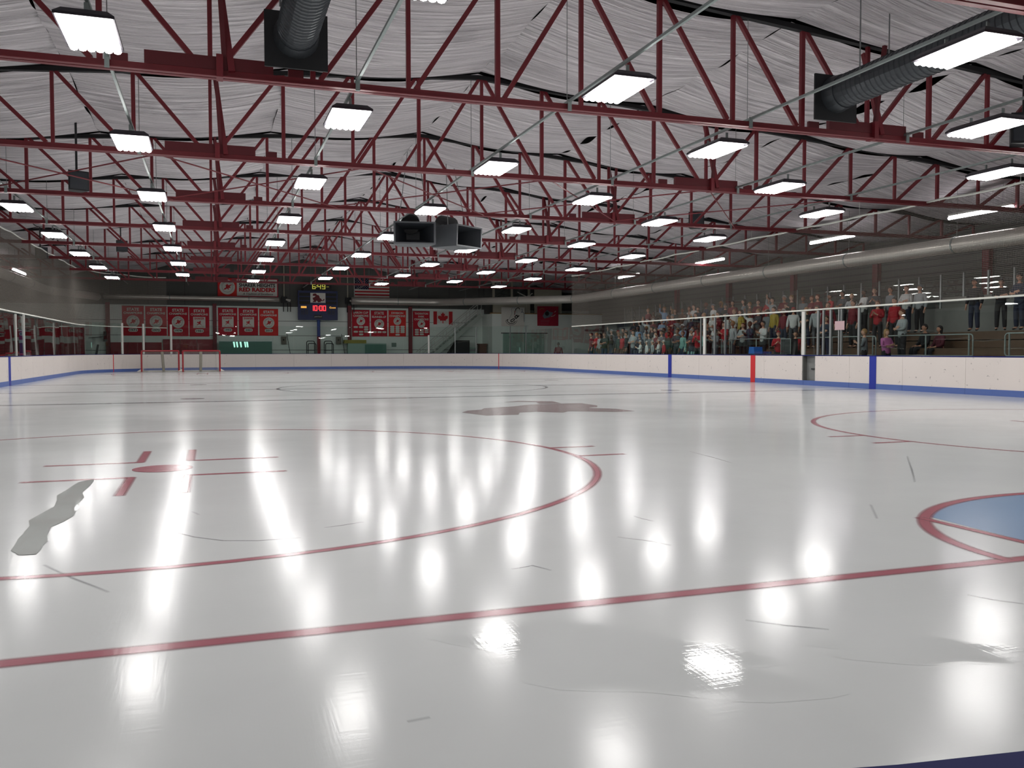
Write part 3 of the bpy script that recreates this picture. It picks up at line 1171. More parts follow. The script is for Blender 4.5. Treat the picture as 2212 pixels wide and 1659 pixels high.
# crest shared by the banners
M_CR = M_PRINTR
RIDER = [(-.62, -.48), (-.45, -.22), (-.25, -.1), (-.2, .12), (-.3, .28), (-.12, .38), (-.02, .62), (.1, .36), (.28, .32), (.62, .46), (.7, .36), (.48, .22),
         (.42, .06), (.52, -.12), (.38, -.2), (.28, -.08), (.2, -.3), (.3, -.46), (.14, -.42), (.04, -.26), (-.16, -.3), (-.32, -.42), (-.44, -.4)]
RUNNER = [(-.75, -.7), (-.5, -.45), (-.2, -.2), (-.3, .05), (-.55, -.05), (-.62, .3), (-.4, .45), (-.15, .35), (.05, .55), (.2, .8), (.42, .7), (.36, .45), (.25, .3),
          (.45, .1), (.3, -.05), (.2, -.2), (.45, -.5), (.8, -.75), (.6, -.78), (.2, -.48), (-.05, -.35), (-.35, -.6), (-.6, -.8)]
def crest(parent, x, y, z, r, word='SHAKER HIGH'):
    d = part('crest_disc', MB().prism(disc_pts(0, 0, r, 0), (0, -.006, 0)), M_PRINTW, parent, loc=(x, y, z))
    part('crest_ring', ring_mb(0, 0, r * .66, r * .69, -.006, .003), M_PRINTK, d)
    part('rider_emblem', MB().prism([(px * r * .8, -.006, pz * r * .8) for px, pz in RIDER], (0, -.005, 0)), M_CR, d)
    n = len(word)
    for i, ch in enumerate(word):
        if ch == ' ':
            continue
        a = math.radians(160 - 140 * i / (n - 1))
        me, tw, th = text_mesh(ch, M_PRINTK, .01)
        o = link('crest_letter', me, d, (r * .81 * math.cos(a), -.009, r * .81 * math.sin(a)), (PI / 2, -(a - PI / 2), 0), (r * .2, r * .2, .2))
    return d
def plaque(parent, x, y, z, w, h, txt):
    r = h / 2
    pts = []
    for i in range(9):
        a = PI / 2 - PI * i / 8
        pts.append((w / 2 - r + r * math.cos(a), 0, r * math.sin(a)))
    for i in range(9):
        a = -PI / 2 - PI * i / 8
        pts.append((-w / 2 + r + r * math.cos(a), 0, r * math.sin(a)))
    d = part('year_plate', MB().prism(pts, (0, -.006, 0)), M_PRINTW, parent, loc=(x, y, z))
    if txt:
        lettering(txt, M_PRINTK, d, 0, -.009, 0, w * .74, h * .62, .02)
    return d
def cloth(w, h, m, seed):
    rr = random.Random(seed)
    mb = MB()
    nx, nz = 10, 6
    p1, p2 = rr.uniform(0, 6), rr.uniform(0, 6)
    for face in (0, 1):
        for j in range(nz + 1):
            for i in range(nx + 1):
                u, v = i / nx, j / nz
                y = -.004 * face * 2 - .006 * (1 - v) * (math.sin(u * 7 + p1) + 1)
                mb.v.append(((u - .5) * w * (1 - .01 * (1 - v)), y, (v - 1) * h))
    W_ = nx + 1
    off = W_ * (nz + 1)
    for j in range(nz):
        for i in range(nx):
            q = (j * W_ + i, j * W_ + i + 1, (j + 1) * W_ + i + 1, (j + 1) * W_ + i)
            mb.f.append(q)
            mb.f.append(tuple(off + k for k in q)[::-1])
    return mb
def banner(name, label, x0, x1, z1, z0, m, group, seed):
    w, h = x1 - x0, z1 - z0
    t = thing(name, label, 'banner', ((x0 + x1) / 2, YF - .008, z1), 0, group)
    part('cloth', cloth(w, h, m, seed), m, t)
    part('hanging_rod', MB().tube([(-w / 2 - .02, -.01, .01), (w / 2 + .02, -.01, .01)], .018, 6), M_GALV, t)
    return t, w, h
YB = -.026
G1 = 'red champions banners on the far wall'
PLACE = ['', 'leftmost on the wall', 'second from the left', 'third from the left', 'left of the first gap', 'right of the first gap', 'sixth from the left', 'nearest the scoreboard']
def state_banner(x0, x1, z1, z0, year, kind, m=M_BANNER, seed=1, word=None):
    t, w, h = banner('champions_banner', '%s state champions banner with a %s emblem, %s' % ('scarlet' if m is M_BANNER2 else 'red', 'round' if kind else 'square', PLACE[seed]), x0, x1, z1, z0, m, G1, seed)
    lettering('STATE', M_PRINTW, t, 0, YB, -h * .115, w * .56, h * .105, .04)
    lettering('CHAMPIONS', M_PRINTW, t, 0, YB, -h * .235, w * .86, h * .075, .03)
    if kind:
        crest(t, 0, YB, -h * .52, h * .205)
    else:
        q = h * .2
        d = part('emblem_square', MB().box(-q, -.006, -q * .96, q, 0, q * .96), M_PRINTW, t, loc=(0, YB, -h * .515))
        lettering('SHAKER', M_PRINTR, d, 0, -.009, q * .68, q * 1.6, q * .36, .03)
        lettering('RED RAIDERS', M_PRINTR, d, 0, -.009, -q * .78, q * 1.5, q * .16, .01)
        part('runner_emblem', MB().prism([(a * q * .62, -.006, b * q * .5 - q * .1) for a, b in RUNNER], (0, -.005, 0)), M_PRINTR, d)
    plaque(t, 0, YB, -h * .81, w * .44, h * .12, year)
state_banner(-5.85, -4.46, 4.38, 2.32, '1971', 1, seed=1)
state_banner(-4.36, -2.98, 4.37, 2.32, '1972', 1, seed=2)
state_banner(-2.92, -1.55, 4.35, 2.30, '1974', 1, seed=3)
state_banner(-1.50, -0.16, 4.32, 2.28, '1981', 0, seed=4)
state_banner(0.43, 1.75, 4.34, 2.38, '1993', 0, seed=5)
state_banner(1.83, 3.17, 4.33, 2.38, '2001', 0, seed=6)
state_banner(3.25, 4.58, 4.29, 2.36, '2013', 1, M_BANNER2, 7)
def park_banner(x0, x1, z1, z0, lines, label, m, cr, boxes, seed):
    t, w, h = banner('champions_banner', label, x0, x1, z1, z0, m, G1, seed)
    z = .1
    for txt, hh, ww in lines:
        lettering(txt, M_PRINTW, t, 0, YB, -h * z, w * ww, h * hh, .03)
        z += hh + .035
    crest(t, 0, YB, -h * cr[0], h * cr[1])
    for (bx, bz) in boxes:
        plaque(t, bx * w, YB, -h * bz, w * .25, h * .068, '')
park_banner(9.92, 11.24, 4.31, 2.32, [('BARON CUP', .085, .84), ('CHAMPIONS', .085, .86)], 'red cup champions banner right of the scoreboard with seven year plates', M_BANNER, (.42, .16),
            [(-.29, .645), (.01, .645), (.3, .645), (.3, .73), (-.29, .82), (.01, .82), (.3, .82), (.01, .92)], 8)
park_banner(11.34, 12.58, 4.28, 2.33, [('STATE', .11, .58), ('RUNNER-UP', .085, .86)], 'red state runner-up banner with three year plates', M_BANNER, (.52, .19),
            [(-.27, .83), (.02, .83), (.31, .83)], 9)
park_banner(12.68, 14.02, 4.31, 2.33, [('DIVISION', .08, .68), ('CHAMPIONS', .08, .9)], 'scarlet division champions banner with a block of year plates', M_BANNER2, (.41, .15),
            [(a, b) for b in (.62, .69, .76, .83) for a in (-.29, .01, .3)] + [(.01, .93)], 10)
park_banner(14.56, 15.87, 4.28, 2.36, [('THORNTON', .08, .8), ('PARK', .075, .36), ('CHAMPIONS', .08, .86)], 'red park champions banner beside the maple leaf flag', M_BANNER, (.51, .155),
            [(-.27, .745), (.02, .745), (.31, .745), (-.27, .835), (.02, .835), (.31, .835), (-.27, .925), (.02, .925)], 11)
# long sign
t = thing('wall_sign', 'long red and white team sign high on the dark wall', 'sign', (2.5, FY - .1, 5.8))
part('frame', MB().box(-2.09, -.02, -.66, 2.09, .06, .66), M_MAROON, t)
part('red_field', MB().box(-2.05, -.03, -.62, -.79, 0, .62), M_BANNER2, t)
part('white_field', MB().box(-.77, -.03, -.60, 2.02, 0, .6), M_PRINTW, t)
crest(t, -1.42, -.035, 0, .53)
lettering('HOME OF THE', M_PRINTK, t, .62, -.034, .43, 1.15, .13, .02)
for xx in (-.42, 1.66):
    part('rule_line', MB().box(xx - .24, -.034, .42, xx + .24, -.028, .435), M_PRINTK, t)
lettering('SHAKER HEIGHTS', M_PRINTK, t, .63, -.034, .17, 2.5, .26, .03)
lettering('RED RAIDERS', M_PRINTR, t, .63, -.034, -.15, 2.5, .3, .05)
lettering('A Tradition of Excellence', M_PRINTK, t, .68, -.034, -.45, 2.1, .15, .005, .3)
# scoreboard
t = thing('scoreboard', 'navy scoreboard with red clock digits on a blue pole', 'scoreboard', (7.35, FY - .6, 0))
part('cabinet', MB().box(-1.42, -.15, 3.5, 1.42, .15, 5.62), M_NAVY, t)
part('clock_box', MB().box(-1.0, -.12, 5.62, 1.0, .12, 6.2), M_BLACK, t)
for sxx in (-1, 1):
    for zz in (4.75, 5.05, 5.35):
        part('penalty_panel', MB().box(sxx * .95 - .38, -.165, zz - .11, sxx * .95 + .38, -.15, zz + .11), M_BLACK, t)
SEG = {'0': 'abcdef', '1': 'bc', '4': 'fgbc', '6': 'afgedc', '9': 'abcdfg', '8': 'abcdefg'}
def digit(t, ch, x, z, w, h, m, y=-.17, th=.05, name='clock_digit'):
    mb = MB()
    hw, hh = w / 2, h / 2
    S = {'a': (-hw, hh - th, hw, hh), 'd': (-hw, -hh, hw, -hh + th), 'g': (-hw, -th / 2, hw, th / 2), 'b': (hw - th, 0, hw, hh), 'c': (hw - th, -hh, hw, 0),
         'f': (-hw, 0, -hw + th, hh), 'e': (-hw, -hh, -hw + th, 0)}
    if ch == ':':
        mb.box(-th / 2, -.012, h * .12, th / 2, 0, h * .12 + th).box(-th / 2, -.012, -h * .2, th / 2, 0, -h * .2 + th)
    else:
        for s in SEG[ch]:
            a = S[s]
            mb.box(a[0], -.012, a[1], a[2], 0, a[3])
    return part(name, mb, m, t, loc=(x, y, z))
M_DIGY = emit('digit_yellow', (.75, .72, .12), .55)
M_DIGR = emit('digit_red', (1.0, .05, .06), 1.6)
M_DIGA = emit('digit_amber', (1.0, .5, .1), .9)
M_DIM = mat('digit_dim', (74, 72, 66), .6)
for ch, x in (('6', -.28), (':', -.08), ('4', .1), ('9', .42)):
    digit(t, ch, x, 5.93, .24, .36, M_DIGY, y=-.13)
part('clock_mark', MB().box(.62, -.132, 5.92, .8, -.12, 5.94), M_DIGY, t)
for ch, x in (('1', -.42), ('0', -.16), (':', .03), ('0', .2), ('0', .46)):
    digit(t, ch, x, 4.36, .22, .4, M_DIGR, th=.06)
for sxx in (-.96, .96):
    for q in (-.13, .13):
        digit(t, '8', sxx + q, 4.05, .17, .3, M_DIM, th=.03, name='score_digit')
part('home_lamp', MB().box(-1.22, -.165, 4.36, -.82, -.15, 4.5), M_DIGA, t)
lettering('Guest', M_DIGA, t, 1.05, -.16, 4.42, .46, .14, .015)
part('period_panel', MB().box(-.3, -.165, 3.62, .3, -.15, 3.86), M_BLACK, t)
lettering('period', mat('letter_grey', (170, 172, 176), .6), t, 0, -.17, 3.74, .5, .16, .01)
e = part('emblem_panel', MB().box(-.54, -.17, 4.76, .54, -.15, 5.47), M_PRINTW, t)
sil = [(-.36, .22), (-.3, .3), (-.14, .31), (-.06, .2), (.04, .2), (.1, .1), (.12, 0), (.22, -.06), (.26, -.14), (.32, -.18), (.4, -.06), (.45, -.08), (.42, -.18), (.34, -.22), (.18, -.22),
       (.2, -.3), (0, -.32), (-.04, -.22), (-.12, -.2), (-.14, -.3), (-.36, -.31), (-.34, -.25), (-.26, -.2), (-.34, -.12), (-.36, .0), (-.24, .04), (-.16, .14), (-.34, .14)]
part('skater_emblem', MB().prism([(a * 1.05, -.171, b * 1.02 + 5.11) for a, b in sil], (0, -.006, 0)), mat('emblem_maroon', (110, 22, 34), .6), e)
part('pole', MB().tube([(.05, 0, 2.3), (.05, 0, 3.5)], .12, 10), mat('pole_blue', (40, 70, 140), .5), t)
part('pole_base', MB().tube([(.05, 0, -.06), (.05, 0, 2.3)], .12, 10), M_REDPAINT, t)
# flags
t = thing('striped_flag', 'flag with stars and stripes hung above the duct', 'flag', (10.15, YF - .04, 6.66))
fw_, fh = 2.6, 1.5
for i in range(13):
    part('stripe', MB().box(0, -.01, -fh * (i + 1) / 13, fw_, 0, -fh * i / 13), M_PRINTR if i % 2 == 0 else M_PRINTW, t)
cn = part('canton', MB().box(0, -.016, -fh * 7 / 13, fw_ * .4, -.01, 0), M_PRINTB, t)
smb = MB()
for r_ in range(9):
    for k in range(6 if r_ % 2 == 0 else 5):
        cx = fw_ * .4 * ((k + .5) / 6 + (0 if r_ % 2 == 0 else .5 / 6))
        cz = -fh * 7 / 13 * (r_ + .5) / 9
        pts = []
        for q in range(10):
            a = PI / 2 + q * PI / 5
            rr = .032 if q % 2 == 0 else .013
            pts.append((cx + rr * math.cos(a), -.016, cz + rr * math.sin(a)))
        smb.prism(pts, (0, -.003, 0))
part('stars', smb, M_PRINTW, cn)
part('flag_rod', MB().tube([(-.04, -.02, .05), (-.04, -.02, -1.55)], .03, 6), M_WHITEPOST, t)
t = thing('maple_leaf_flag', 'red and white maple leaf flag behind the stair rail', 'flag', (16.95, YF - .013, 4.28))
part('white_field', MB().box(-.52, -.01, -.92, .45, 0, 0), M_PRINTW, t)
for x0, x1 in ((-.78, -.5), (.44, .74)):
    part('red_bar', MB().box(x0, -.012, -1.0, x1, 0, 0), M_PRINTR, t)
lf = [(0, .46), (.09, .3), (.18, .34), (.14, .08), (.26, .2), (.3, .13), (.45, .15), (.4, .02), (.46, -.03), (.24, -.2), (.27, -.28), (.03, -.25), (.04, -.48)]
lf = lf + [(-a, b) for a, b in lf[::-1][:-1]]
part('maple_leaf', MB().prism([(a * .92 - .03, -.012, b * .92 - .47) for a, b in lf], (0, -.005, 0)), M_PRINTR, t)
# long hanging pipe pieces beside the scoreboard
for x, lab in ((5.0, 'vertical pipe with junction box left of the scoreboard'), (9.6, 'vertical pipe with junction box right of the scoreboard')):
    t = thing('wall_pipe', lab, 'pipe', (x, FY - .12, 0))
    part('pipe', MB().tube([(0, 0, 5.2), (0, 0, 7.6)], .05, 8), M_BEIGE, t)
    part('junction_box', MB().box(-.18, -.1, 4.75, .2, .08, 5.2), M_BLACK, t)
    part('spot_lamp', MB().tube([(.15, -.1, 4.98), (.38, -.3, 4.9)], [.06, .1], 8), M_PRINTW, t)
    for q in (-.05, .25, .45):
        part('drop_conduit', MB().tube([(q, -.02, 4.75), (q, -.02, 4.1)], .03, 6), M_BLACK, t)
# low red padding and green rink shield
for x0, x1, zt, lab in ((-6.6, -3.32, 1.86, 'low red wall panels under the oldest banners'), (-3.25, .12, 2.08, 'taller red wall panels behind the parked goals')):
    t = thing('red_wainscot', lab, 'panels', (x0, FY - .06, 0), 0, 'red wall panels')
    n = 3
    for k in range(n):
        w = (x1 - x0) / n
        part('panel', MB().box(w * k + .01, -.06, -.06, w * (k + 1) - .01, .03, zt), M_REDPAINT, t)
t = thing('green_shield', 'green tinted shield with bright slots behind the glass', 'shield', (2.3, FY - .7, 0))
part('sheet', MB().box(-1.85, -.02, -.06, 1.78, .02, 1.95), M_TEAL, t)
part('frame', MB().box(-1.9, -.03, 1.93, 1.82, .03, 1.98), M_ALU, t)
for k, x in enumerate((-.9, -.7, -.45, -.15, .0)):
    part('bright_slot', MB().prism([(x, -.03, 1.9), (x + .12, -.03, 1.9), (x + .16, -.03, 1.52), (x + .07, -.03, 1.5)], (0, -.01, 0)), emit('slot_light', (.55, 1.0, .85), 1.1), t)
# stacking trolleys
for x, lab in ((6.75, 'black tubular trolley left of the scoreboard pole'), (8.0, 'black tubular trolley right of the scoreboard pole')):
    t = thing('trolley', lab, 'trolley', (x, FY - 1.2, -.06), 0, 'tubular trolleys')
    part('hoop', MB().tube(bend_path([(-.28, 0, 0), (-.28, 0, 2.02), (.28, 0, 2.02), (.28, 0, 0)], .14), .03, 7), M_BLACK, t)
    part('hoop', MB().tube(bend_path([(-.14, .35, 0), (-.14, .35, 1.85), (.42, .35, 1.85), (.42, .35, 0)], .12), .03, 7), M_BLACK, t)
    for z in (.35, .8, 1.35):
        part('cross_bar', MB().tube([(-.28, 0, z), (.28, 0, z)], .022, 6), M_BLACK, t)
    part('deck', MB().box(-.3, 0, .16, .42, .7, .22), M_BLACK, t)
    for a in ((-.24, .05), (.36, .05), (-.24, .65), (.36, .65)):
        part('wheel', MB().tube([(a[0] - .03, a[1], .08), (a[0] + .03, a[1], .08)], .08, 10), M_BLACK, t)
# control boxes on the wall
for x, lab in ((4.95, 'grey control box with black lever left of the pole'), (8.9, 'grey control box with black lever right of the pole')):
    t = thing('control_box', lab, 'box', (x, FY - .1, 1.75))
    part('case', MB().box(-.18, -.14, 0, .18, .08, .55), mat('box_grey', (110, 106, 96), .6), t)
    part('lever', MB().tube([(.2, -.15, .75), (.45, -.15, -.8)], .02, 6), M_BLACK, t)
    part('knob', MB().tube([(-.02, -.16, .25), (-.02, -.14, .35)], .05, 8), M_BLACK, t)
# yellow topped counter
t = thing('counter', 'pale counter with a yellow top board below the cup banner', 'counter', (10.6, FY - .75, 0))
part('body', MB().box(-1.15, -.3, -.06, 1.7, .3, 1.8), M_DOORTEAL, t)
part('top_board', MB().box(-1.4, -.34, 1.8, .2, .34, 2.05), M_YELLOW, t)
part('front_panel', MB().box(.1, -.32, 0, 1.68, -.3, 1.72), M_TEAL, t)
o = tag(link('wall_notice', MB().box(12.9, FY - .03, 1.55, 13.25, FY, 1.85).mesh('wall_notice', mat('notice_grey', (120, 140, 132), .7))), 'small grey notice on the white wall under the division banner', 'notice')

# ------------------------------------------------------------------ stairs at the far wall
t = thing('staircase', 'steel stairs with handrails rising to the booth', 'stairs', (0, FY - .9, 0))
sa, sb = Vector((15.0, 0, .2)), Vector((19.6, 0, 3.95))
for y in (-.5, .5):
    part('stringer', MB().bar(sa + Vector((0, y, 0)), sb + Vector((0, y, 0)), .34, .05, (0, 1, 0)), mat('stringer_grey', (170, 180, 172), .5), t)
for k in range(18):
    p = sa + (sb - sa) * ((k + .5) / 18)
    part('tread', MB().box(p.x - .13, -.48, p.z + .02, p.x + .13, .48, p.z + .06), M_GALV, t)
for y in (-.5, .5):
    for off in (.55, 1.05):
        part('handrail', MB().tube([sa + Vector((-.3, y, off - .1)), sb + Vector((0, y, off))], .025, 6), M_WHITEPOST, t)
    for k in range(6):
        p = sa + (sb - sa) * (k / 5)
        part('baluster', MB().tube([p + Vector((0, y, 0)), p + Vector((0, y, 1.05))], .022, 6), M_WHITEPOST, t)
# dark machine under the stairs
t = thing('ice_machine', 'dark machine parked under the stairs', 'machine', (17.9, FY - 1.0, -.06))
part('body', MB().prism([(-.8, -.6, 0), (.7, -.6, 0), (.7, -.6, 2.1), (-.1, -.6, 2.1), (-.8, -.6, 1.1)], (0, 1.2, 0)), M_BLACK, t)
part('vent_panel', MB().box(-.5, -.63, .3, .3, -.6, 1.0), M_DARKDUCT, t)
part('cabinet', MB().box(.75, -.4, 0, 1.3, .3, 1.55), M_DOORTEAL, t)
part('drawer_front', MB().box(.78, -.42, 1.25, 1.27, -.4, 1.45), M_ALU, t)
o = part('storage_bin', MB().box(19.4, FY - 1.6, -.06, 19.95, FY - 1.0, 1.7).box(19.35, FY - 1.65, 1.7, 20.0, FY - .95, 1.78), mat('bin_brown', (112, 80, 68), .7), None)
tag(o, 'brown bin beside the white booth wall', 'bin')

# ------------------------------------------------------------------ white booth block to the right of the stairs
BY = 63.4
t = struct(part('wall_booth', MB().box(20.1, BY, -.06, WR, YF - .03, 4.05), M_WHITEWALL, None), 'white block wall under the booth windows')
part('coping', MB().box(20.0, BY - .03, 4.05, WR, BY + .3, 4.12), M_TAN, t)
part('door_head', MB().box(20.8, BY - .04, 2.55, 24.6, BY, 2.62), M_GREYWALL, t)
d1 = struct(part('door_1', MB().box(20.95, BY - .05, -.05, 22.55, BY, 2.55), M_DOORTEAL, None), 'pale left leaf of the wide doors in the booth wall')
d2 = struct(part('door_2', MB().box(22.6, BY - .05, -.05, 24.3, BY, 2.55), M_DOORTEAL, None), 'pale right leaf of the wide doors in the booth wall')
for d, x in ((d1, 22.4), (d2, 22.75)):
    part('handle', MB().tube([(x, BY - .1, .9), (x, BY - .1, 1.3)], .02, 6), M_ALU, d)
    part('hinge', MB().box(x - 1.0, BY - .07, 2.2, x - .9, BY - .05, 2.35), M_ALU, d)
t = thing('press_booth', 'beige framed booth with two dark windows above the white wall', 'booth', (20.2, BY + .15, 4.12))
part('back_wall', MB().box(0, 2.2, 0, 3.2, 2.3, 3.0), M_DARKWALL, t)
for x in (0, 1.45, 2.85):
    part('mullion', MB().box(x, 0, 0, x + .16, .12, 2.35), M_BEIGE, t)
part('sill_panel', MB().box(0, .01, 0, 3.0, .11, 1.05), M_BEIGE, t)
part('head_panel', MB().box(0, .01, 2.35, 3.0, .11, 3.0), M_BEIGE, t)
for x in (.16, 1.61):
    part('window_pane', MB().box(x, .05, 1.05, x + 1.29 - (.05 if x > 1 else 0), .06, 2.35), M_GLASS, t)
o = part('partition_panel', MB().box(23.6, BY + .2, 4.12, 25.85, BY + .3, 6.1), M_BEIGE, None)
tag(o, 'plain beige panel beside the booth windows', 'panel')
# skate banner and maroon banner
t = thing('skate_banner', 'white banner with a black line drawing of a figure skate', 'banner', (21.75, BY - .035, 4.55))
part('cloth', MB().box(-.93, -.01, -1.45, .93, 0, 0), M_PRINTW, t)
def stroke(t, pts, w, m, name='drawn_line'):
    mb = MB()
    for a, b in zip(pts[:-1], pts[1:]):
        mb.bar((a[0], -.012, a[1]), (b[0], -.012, b[1]), w, .006, (0, 1, 0))
    part(name, mb, m, t)
stroke(t, [(-.1, -.07), (-.12, -.25), (-.08, -.45), (-.2, -.7), (-.35, -.95)], .02, M_PRINTG)
stroke(t, [(-.1, -.07), (.15, -.07), (.28, -.2), (.33, -.45)], .02, M_PRINTG)
stroke(t, [(-.55, -.95), (-.58, -1.1), (-.45, -1.25), (-.2, -1.36), (.05, -1.32), (.25, -1.18), (.33, -1.0)], .03, M_PRINTK)
stroke(t, [(-.45, -1.0), (-.4, -.95), (-.46, -.93), (-.48, -1.05), (-.38, -1.15), (-.2, -1.25), (.05, -1.2), (.2, -1.05)], .05, M_PRINTK)
stroke(t, [(-.2, -1.0), (-.16, -1.12), (.02, -1.05), (.14, -.9), (.05, -.86), (-.2, -1.0)], .06, M_PRINTK)
stroke(t, [(.14, -.72), (.32, -.58), (.36, -.72), (.5, -.62), (.24, -.86), (.14, -.72)], .07, M_PRINTK)
stroke(t, [(.14, -.55), (.16, -.3), (.24, -.12), (.38, -.04), (.5, -.06), (.55, -.15)], .05, M_PRINTK)
stroke(t, [(.14, -.6), (.15, -.4), (.18, -.28)], .05, M_PRINTR, 'red_lace')
stroke(t, [(.72, -.1), (.76, -.3), (.66, -.38), (.82, -.36), (.9, -.5), (.9, -1.1)], .04, M_PRINTG)
t = thing('maroon_banner', 'maroon banner with a grey shield emblem beside the skate banner', 'banner', (24.6, BY - .035, 4.66))
part('cloth', cloth(1.75, 1.5, M_MAROON, 12), M_MAROON, t)
part('shield_emblem', MB().prism([(-.45, -.03, -.75), (-.3, -.03, -.5), (-.05, -.03, -.28), (.1, -.03, -.4), (.45, -.03, -.48), (.3, -.03, -.7), (.1, -.03, -.85), (-.3, -.03, -.95)], (0, -.006, 0)), M_PRINTG, t)
part('puck_emblem', MB().prism(disc_pts(-.08, -.56, .17, -.037, 16), (0, -.005, 0)), M_PRINTK, t)
stroke(t, [(.25, -.78), (.5, -.72), (.62, -.62)], .04, M_PRINTW, 'script_line')
stroke(t, [(.55, -.45), (.66, -.35)], .04, M_PRINTW, 'script_line')
stroke(t, [(-.7, -.25), (-.5, -.15), (-.3, -.22)], .07, mat('print_orange', (170, 100, 60), .7), 'script_line')
for z in (-1.1, -1.2, -1.36):
    stroke(t, [(-.6, z), (.6, z)], .035, mat('print_rose', (170, 90, 100), .7), 'text_line')
t = thing('white_sheet', 'crumpled white sheet draped on a line above the skate banner', 'sheet', (22.9, BY + .07, 5.55))
mb = MB()
pr = [(-.75, .16), (-.45, .02), (-.15, -.12), (.02, -.2), (.12, -.1), (.25, -.14), (.38, .04), (.48, .06)]
for a in pr:
    for y, dz in ((-.06, 0), (0, .06), (.06, -.02)):
        mb.v.append((a[0], y + .02 * math.sin(a[0] * 9), a[1] + dz))
for i in range(len(pr) - 1):
    for k in range(2):
        mb.f.append((i * 3 + k, i * 3 + k + 1, i * 3 + 4 + k, i * 3 + 3 + k))
part('cloth', mb, M_PRINTW, t)
part('cord', MB().tube([(0, 0, -.15), (0, 0, -1.44)], .012, 5), M_ROPE, t)

# ------------------------------------------------------------------ left side beyond the boards
def slat_stack(x0, x1, y, z1, lab):
    t = thing('folded_bleacher', lab, 'bleacher', (x0, y, -.06), 0, 'folded red bleachers')
    n = int(z1 / .18)
    part('frame', MB().box(0, .08, 0, x1 - x0, .5, z1), M_DARKRED, t)
    for k in range(n):
        part('slat', MB().box(0, 0, k * z1 / n + .015, x1 - x0, .09, (k + 1) * z1 / n - .015), M_REDPAINT, t)
    return t
slat_stack(-14.6, -11.75, 62.0, 2.95, 'tall red slatted folded bleacher at the left edge')
slat_stack(-11.25, -10.85, 62.0, 2.95, 'narrow end of a red slatted bleacher beside the grey post')
slat_stack(-10.5, -7.75, 62.0, 2.85, 'wide red slatted folded bleacher behind the left corner glass')
o = part('grey_post', MB().box(-11.65, 61.6, -.06, -11.35, 61.9, 3.6), mat('post_grey', (120, 132, 130), .5), None)
tag(o, 'plain grey square post between the red bleachers', 'post')
t = thing('office_chair', 'black swivel chair beyond the left corner glass', 'chair', (-7.5, 63.6, -.06))
part('seat', MB().box(-.3, -.28, .95, .3, .28, 1.05), M_BLACK, t)
part('backrest', MB().prism([(.22, -.25, 1.05), (.3, -.25, 1.05), (.42, -.25, 1.75), (.34, -.25, 1.75)], (0, .5, 0)), M_BLACK, t)
part('stem', MB().tube([(0, 0, .1), (0, 0, .95)], .04, 8), M_BLACK, t)
part('foot_ring', MB().box(-.3, -.05, .04, .3, .05, .1).box(-.05, -.3, .04, .05, .3, .1), M_BLACK, t)
t = thing('swing_bracket', 'dark arm bracket on the red column at the left', 'bracket', (-6.9, FY - .25, 2.2))
part('arm', MB().bar((0, 0, .05), (-1.0, -.3, -.05), .05, .05), M_BLACK, t)
part('mount', MB().box(-.1, -.05, -.25, .1, .12, .4), M_BLACK, t)

# ------------------------------------------------------------------ bare strip lights over the stands and on the left
def strip_light(x, y0, y1, z, lab):
    t = thing('strip_light', lab, 'light', (x, (y0 + y1) / 2, z), 0, 'bare strip lights')
    l = (y1 - y0) / 2
    part('lamp_tube', MB().tube([(0, -l, 0), (0, l, 0)], .05, 8), M_STRIP, t)
    part('batten', MB().box(-.06, -l, .07, .06, l, .13), M_WHITEPOST, t)
    for e in (-.7, .7):
        part('hanger_rod', MB().tube([(0, e * l, .13), (0, e * l, roof(x) - z - .05)], .008, 4), M_ALU, t)
for k, (a, b) in enumerate(((14.0, 16.5), (20.8, 23.3), (27.9, 30.5), (37.0, 39.6), (45.9, 48.6))):
    strip_light(23.5, a, b, 5.66, 'bare white strip light over the stands, %s from the camera end' % ORD[k + 1])
strip_light(-9.5, 50.4, 53.5, 5.4, 'bare white strip light beyond the left net')

# ------------------------------------------------------------------ hanging loudspeakers
def small_speaker(x, y, z, lab, rz=0.4, s=.25):
    t = thing('loudspeaker', lab, 'loudspeaker', (x, y, z), rz, 'small black loudspeakers in the roof')
    q = s
    part('cabinet', MB().prism([(-q, -q * .7, q), (q, -q * .7, q), (q * .6, q * .7, q), (-q * .6, q * .7, q)], (0, 0, -2 * q)), M_BLACK, t)
    part('grille', MB().box(-q * .85, -q * .78, -q * .85, q * .85, -q * .7, q * .85), M_HORND, t)
    part('bracket', MB().bar((0, 0, q), (0, 0, max(.3, roof(x) - z - .05)), .05, .03), M_BLACK, t)
small_speaker(-3.25, 25.2, 5.62, 'black loudspeaker hung at the left between the second and third trusses')
small_speaker(-3.9, 44.0, 6.05, 'small black loudspeaker above the banners in the roof')
small_speaker(-7.3, 44.6, 5.7, 'small black loudspeaker near the end of the left net', 0.6)
small_speaker(17.9, 30.2, 6.3, 'black loudspeaker above the stands in the dark roof', -.4, .3)
small_speaker(16.4, 14.3, 5.92, 'large dark loudspeaker by the near truss over the stands', -.5, .32)
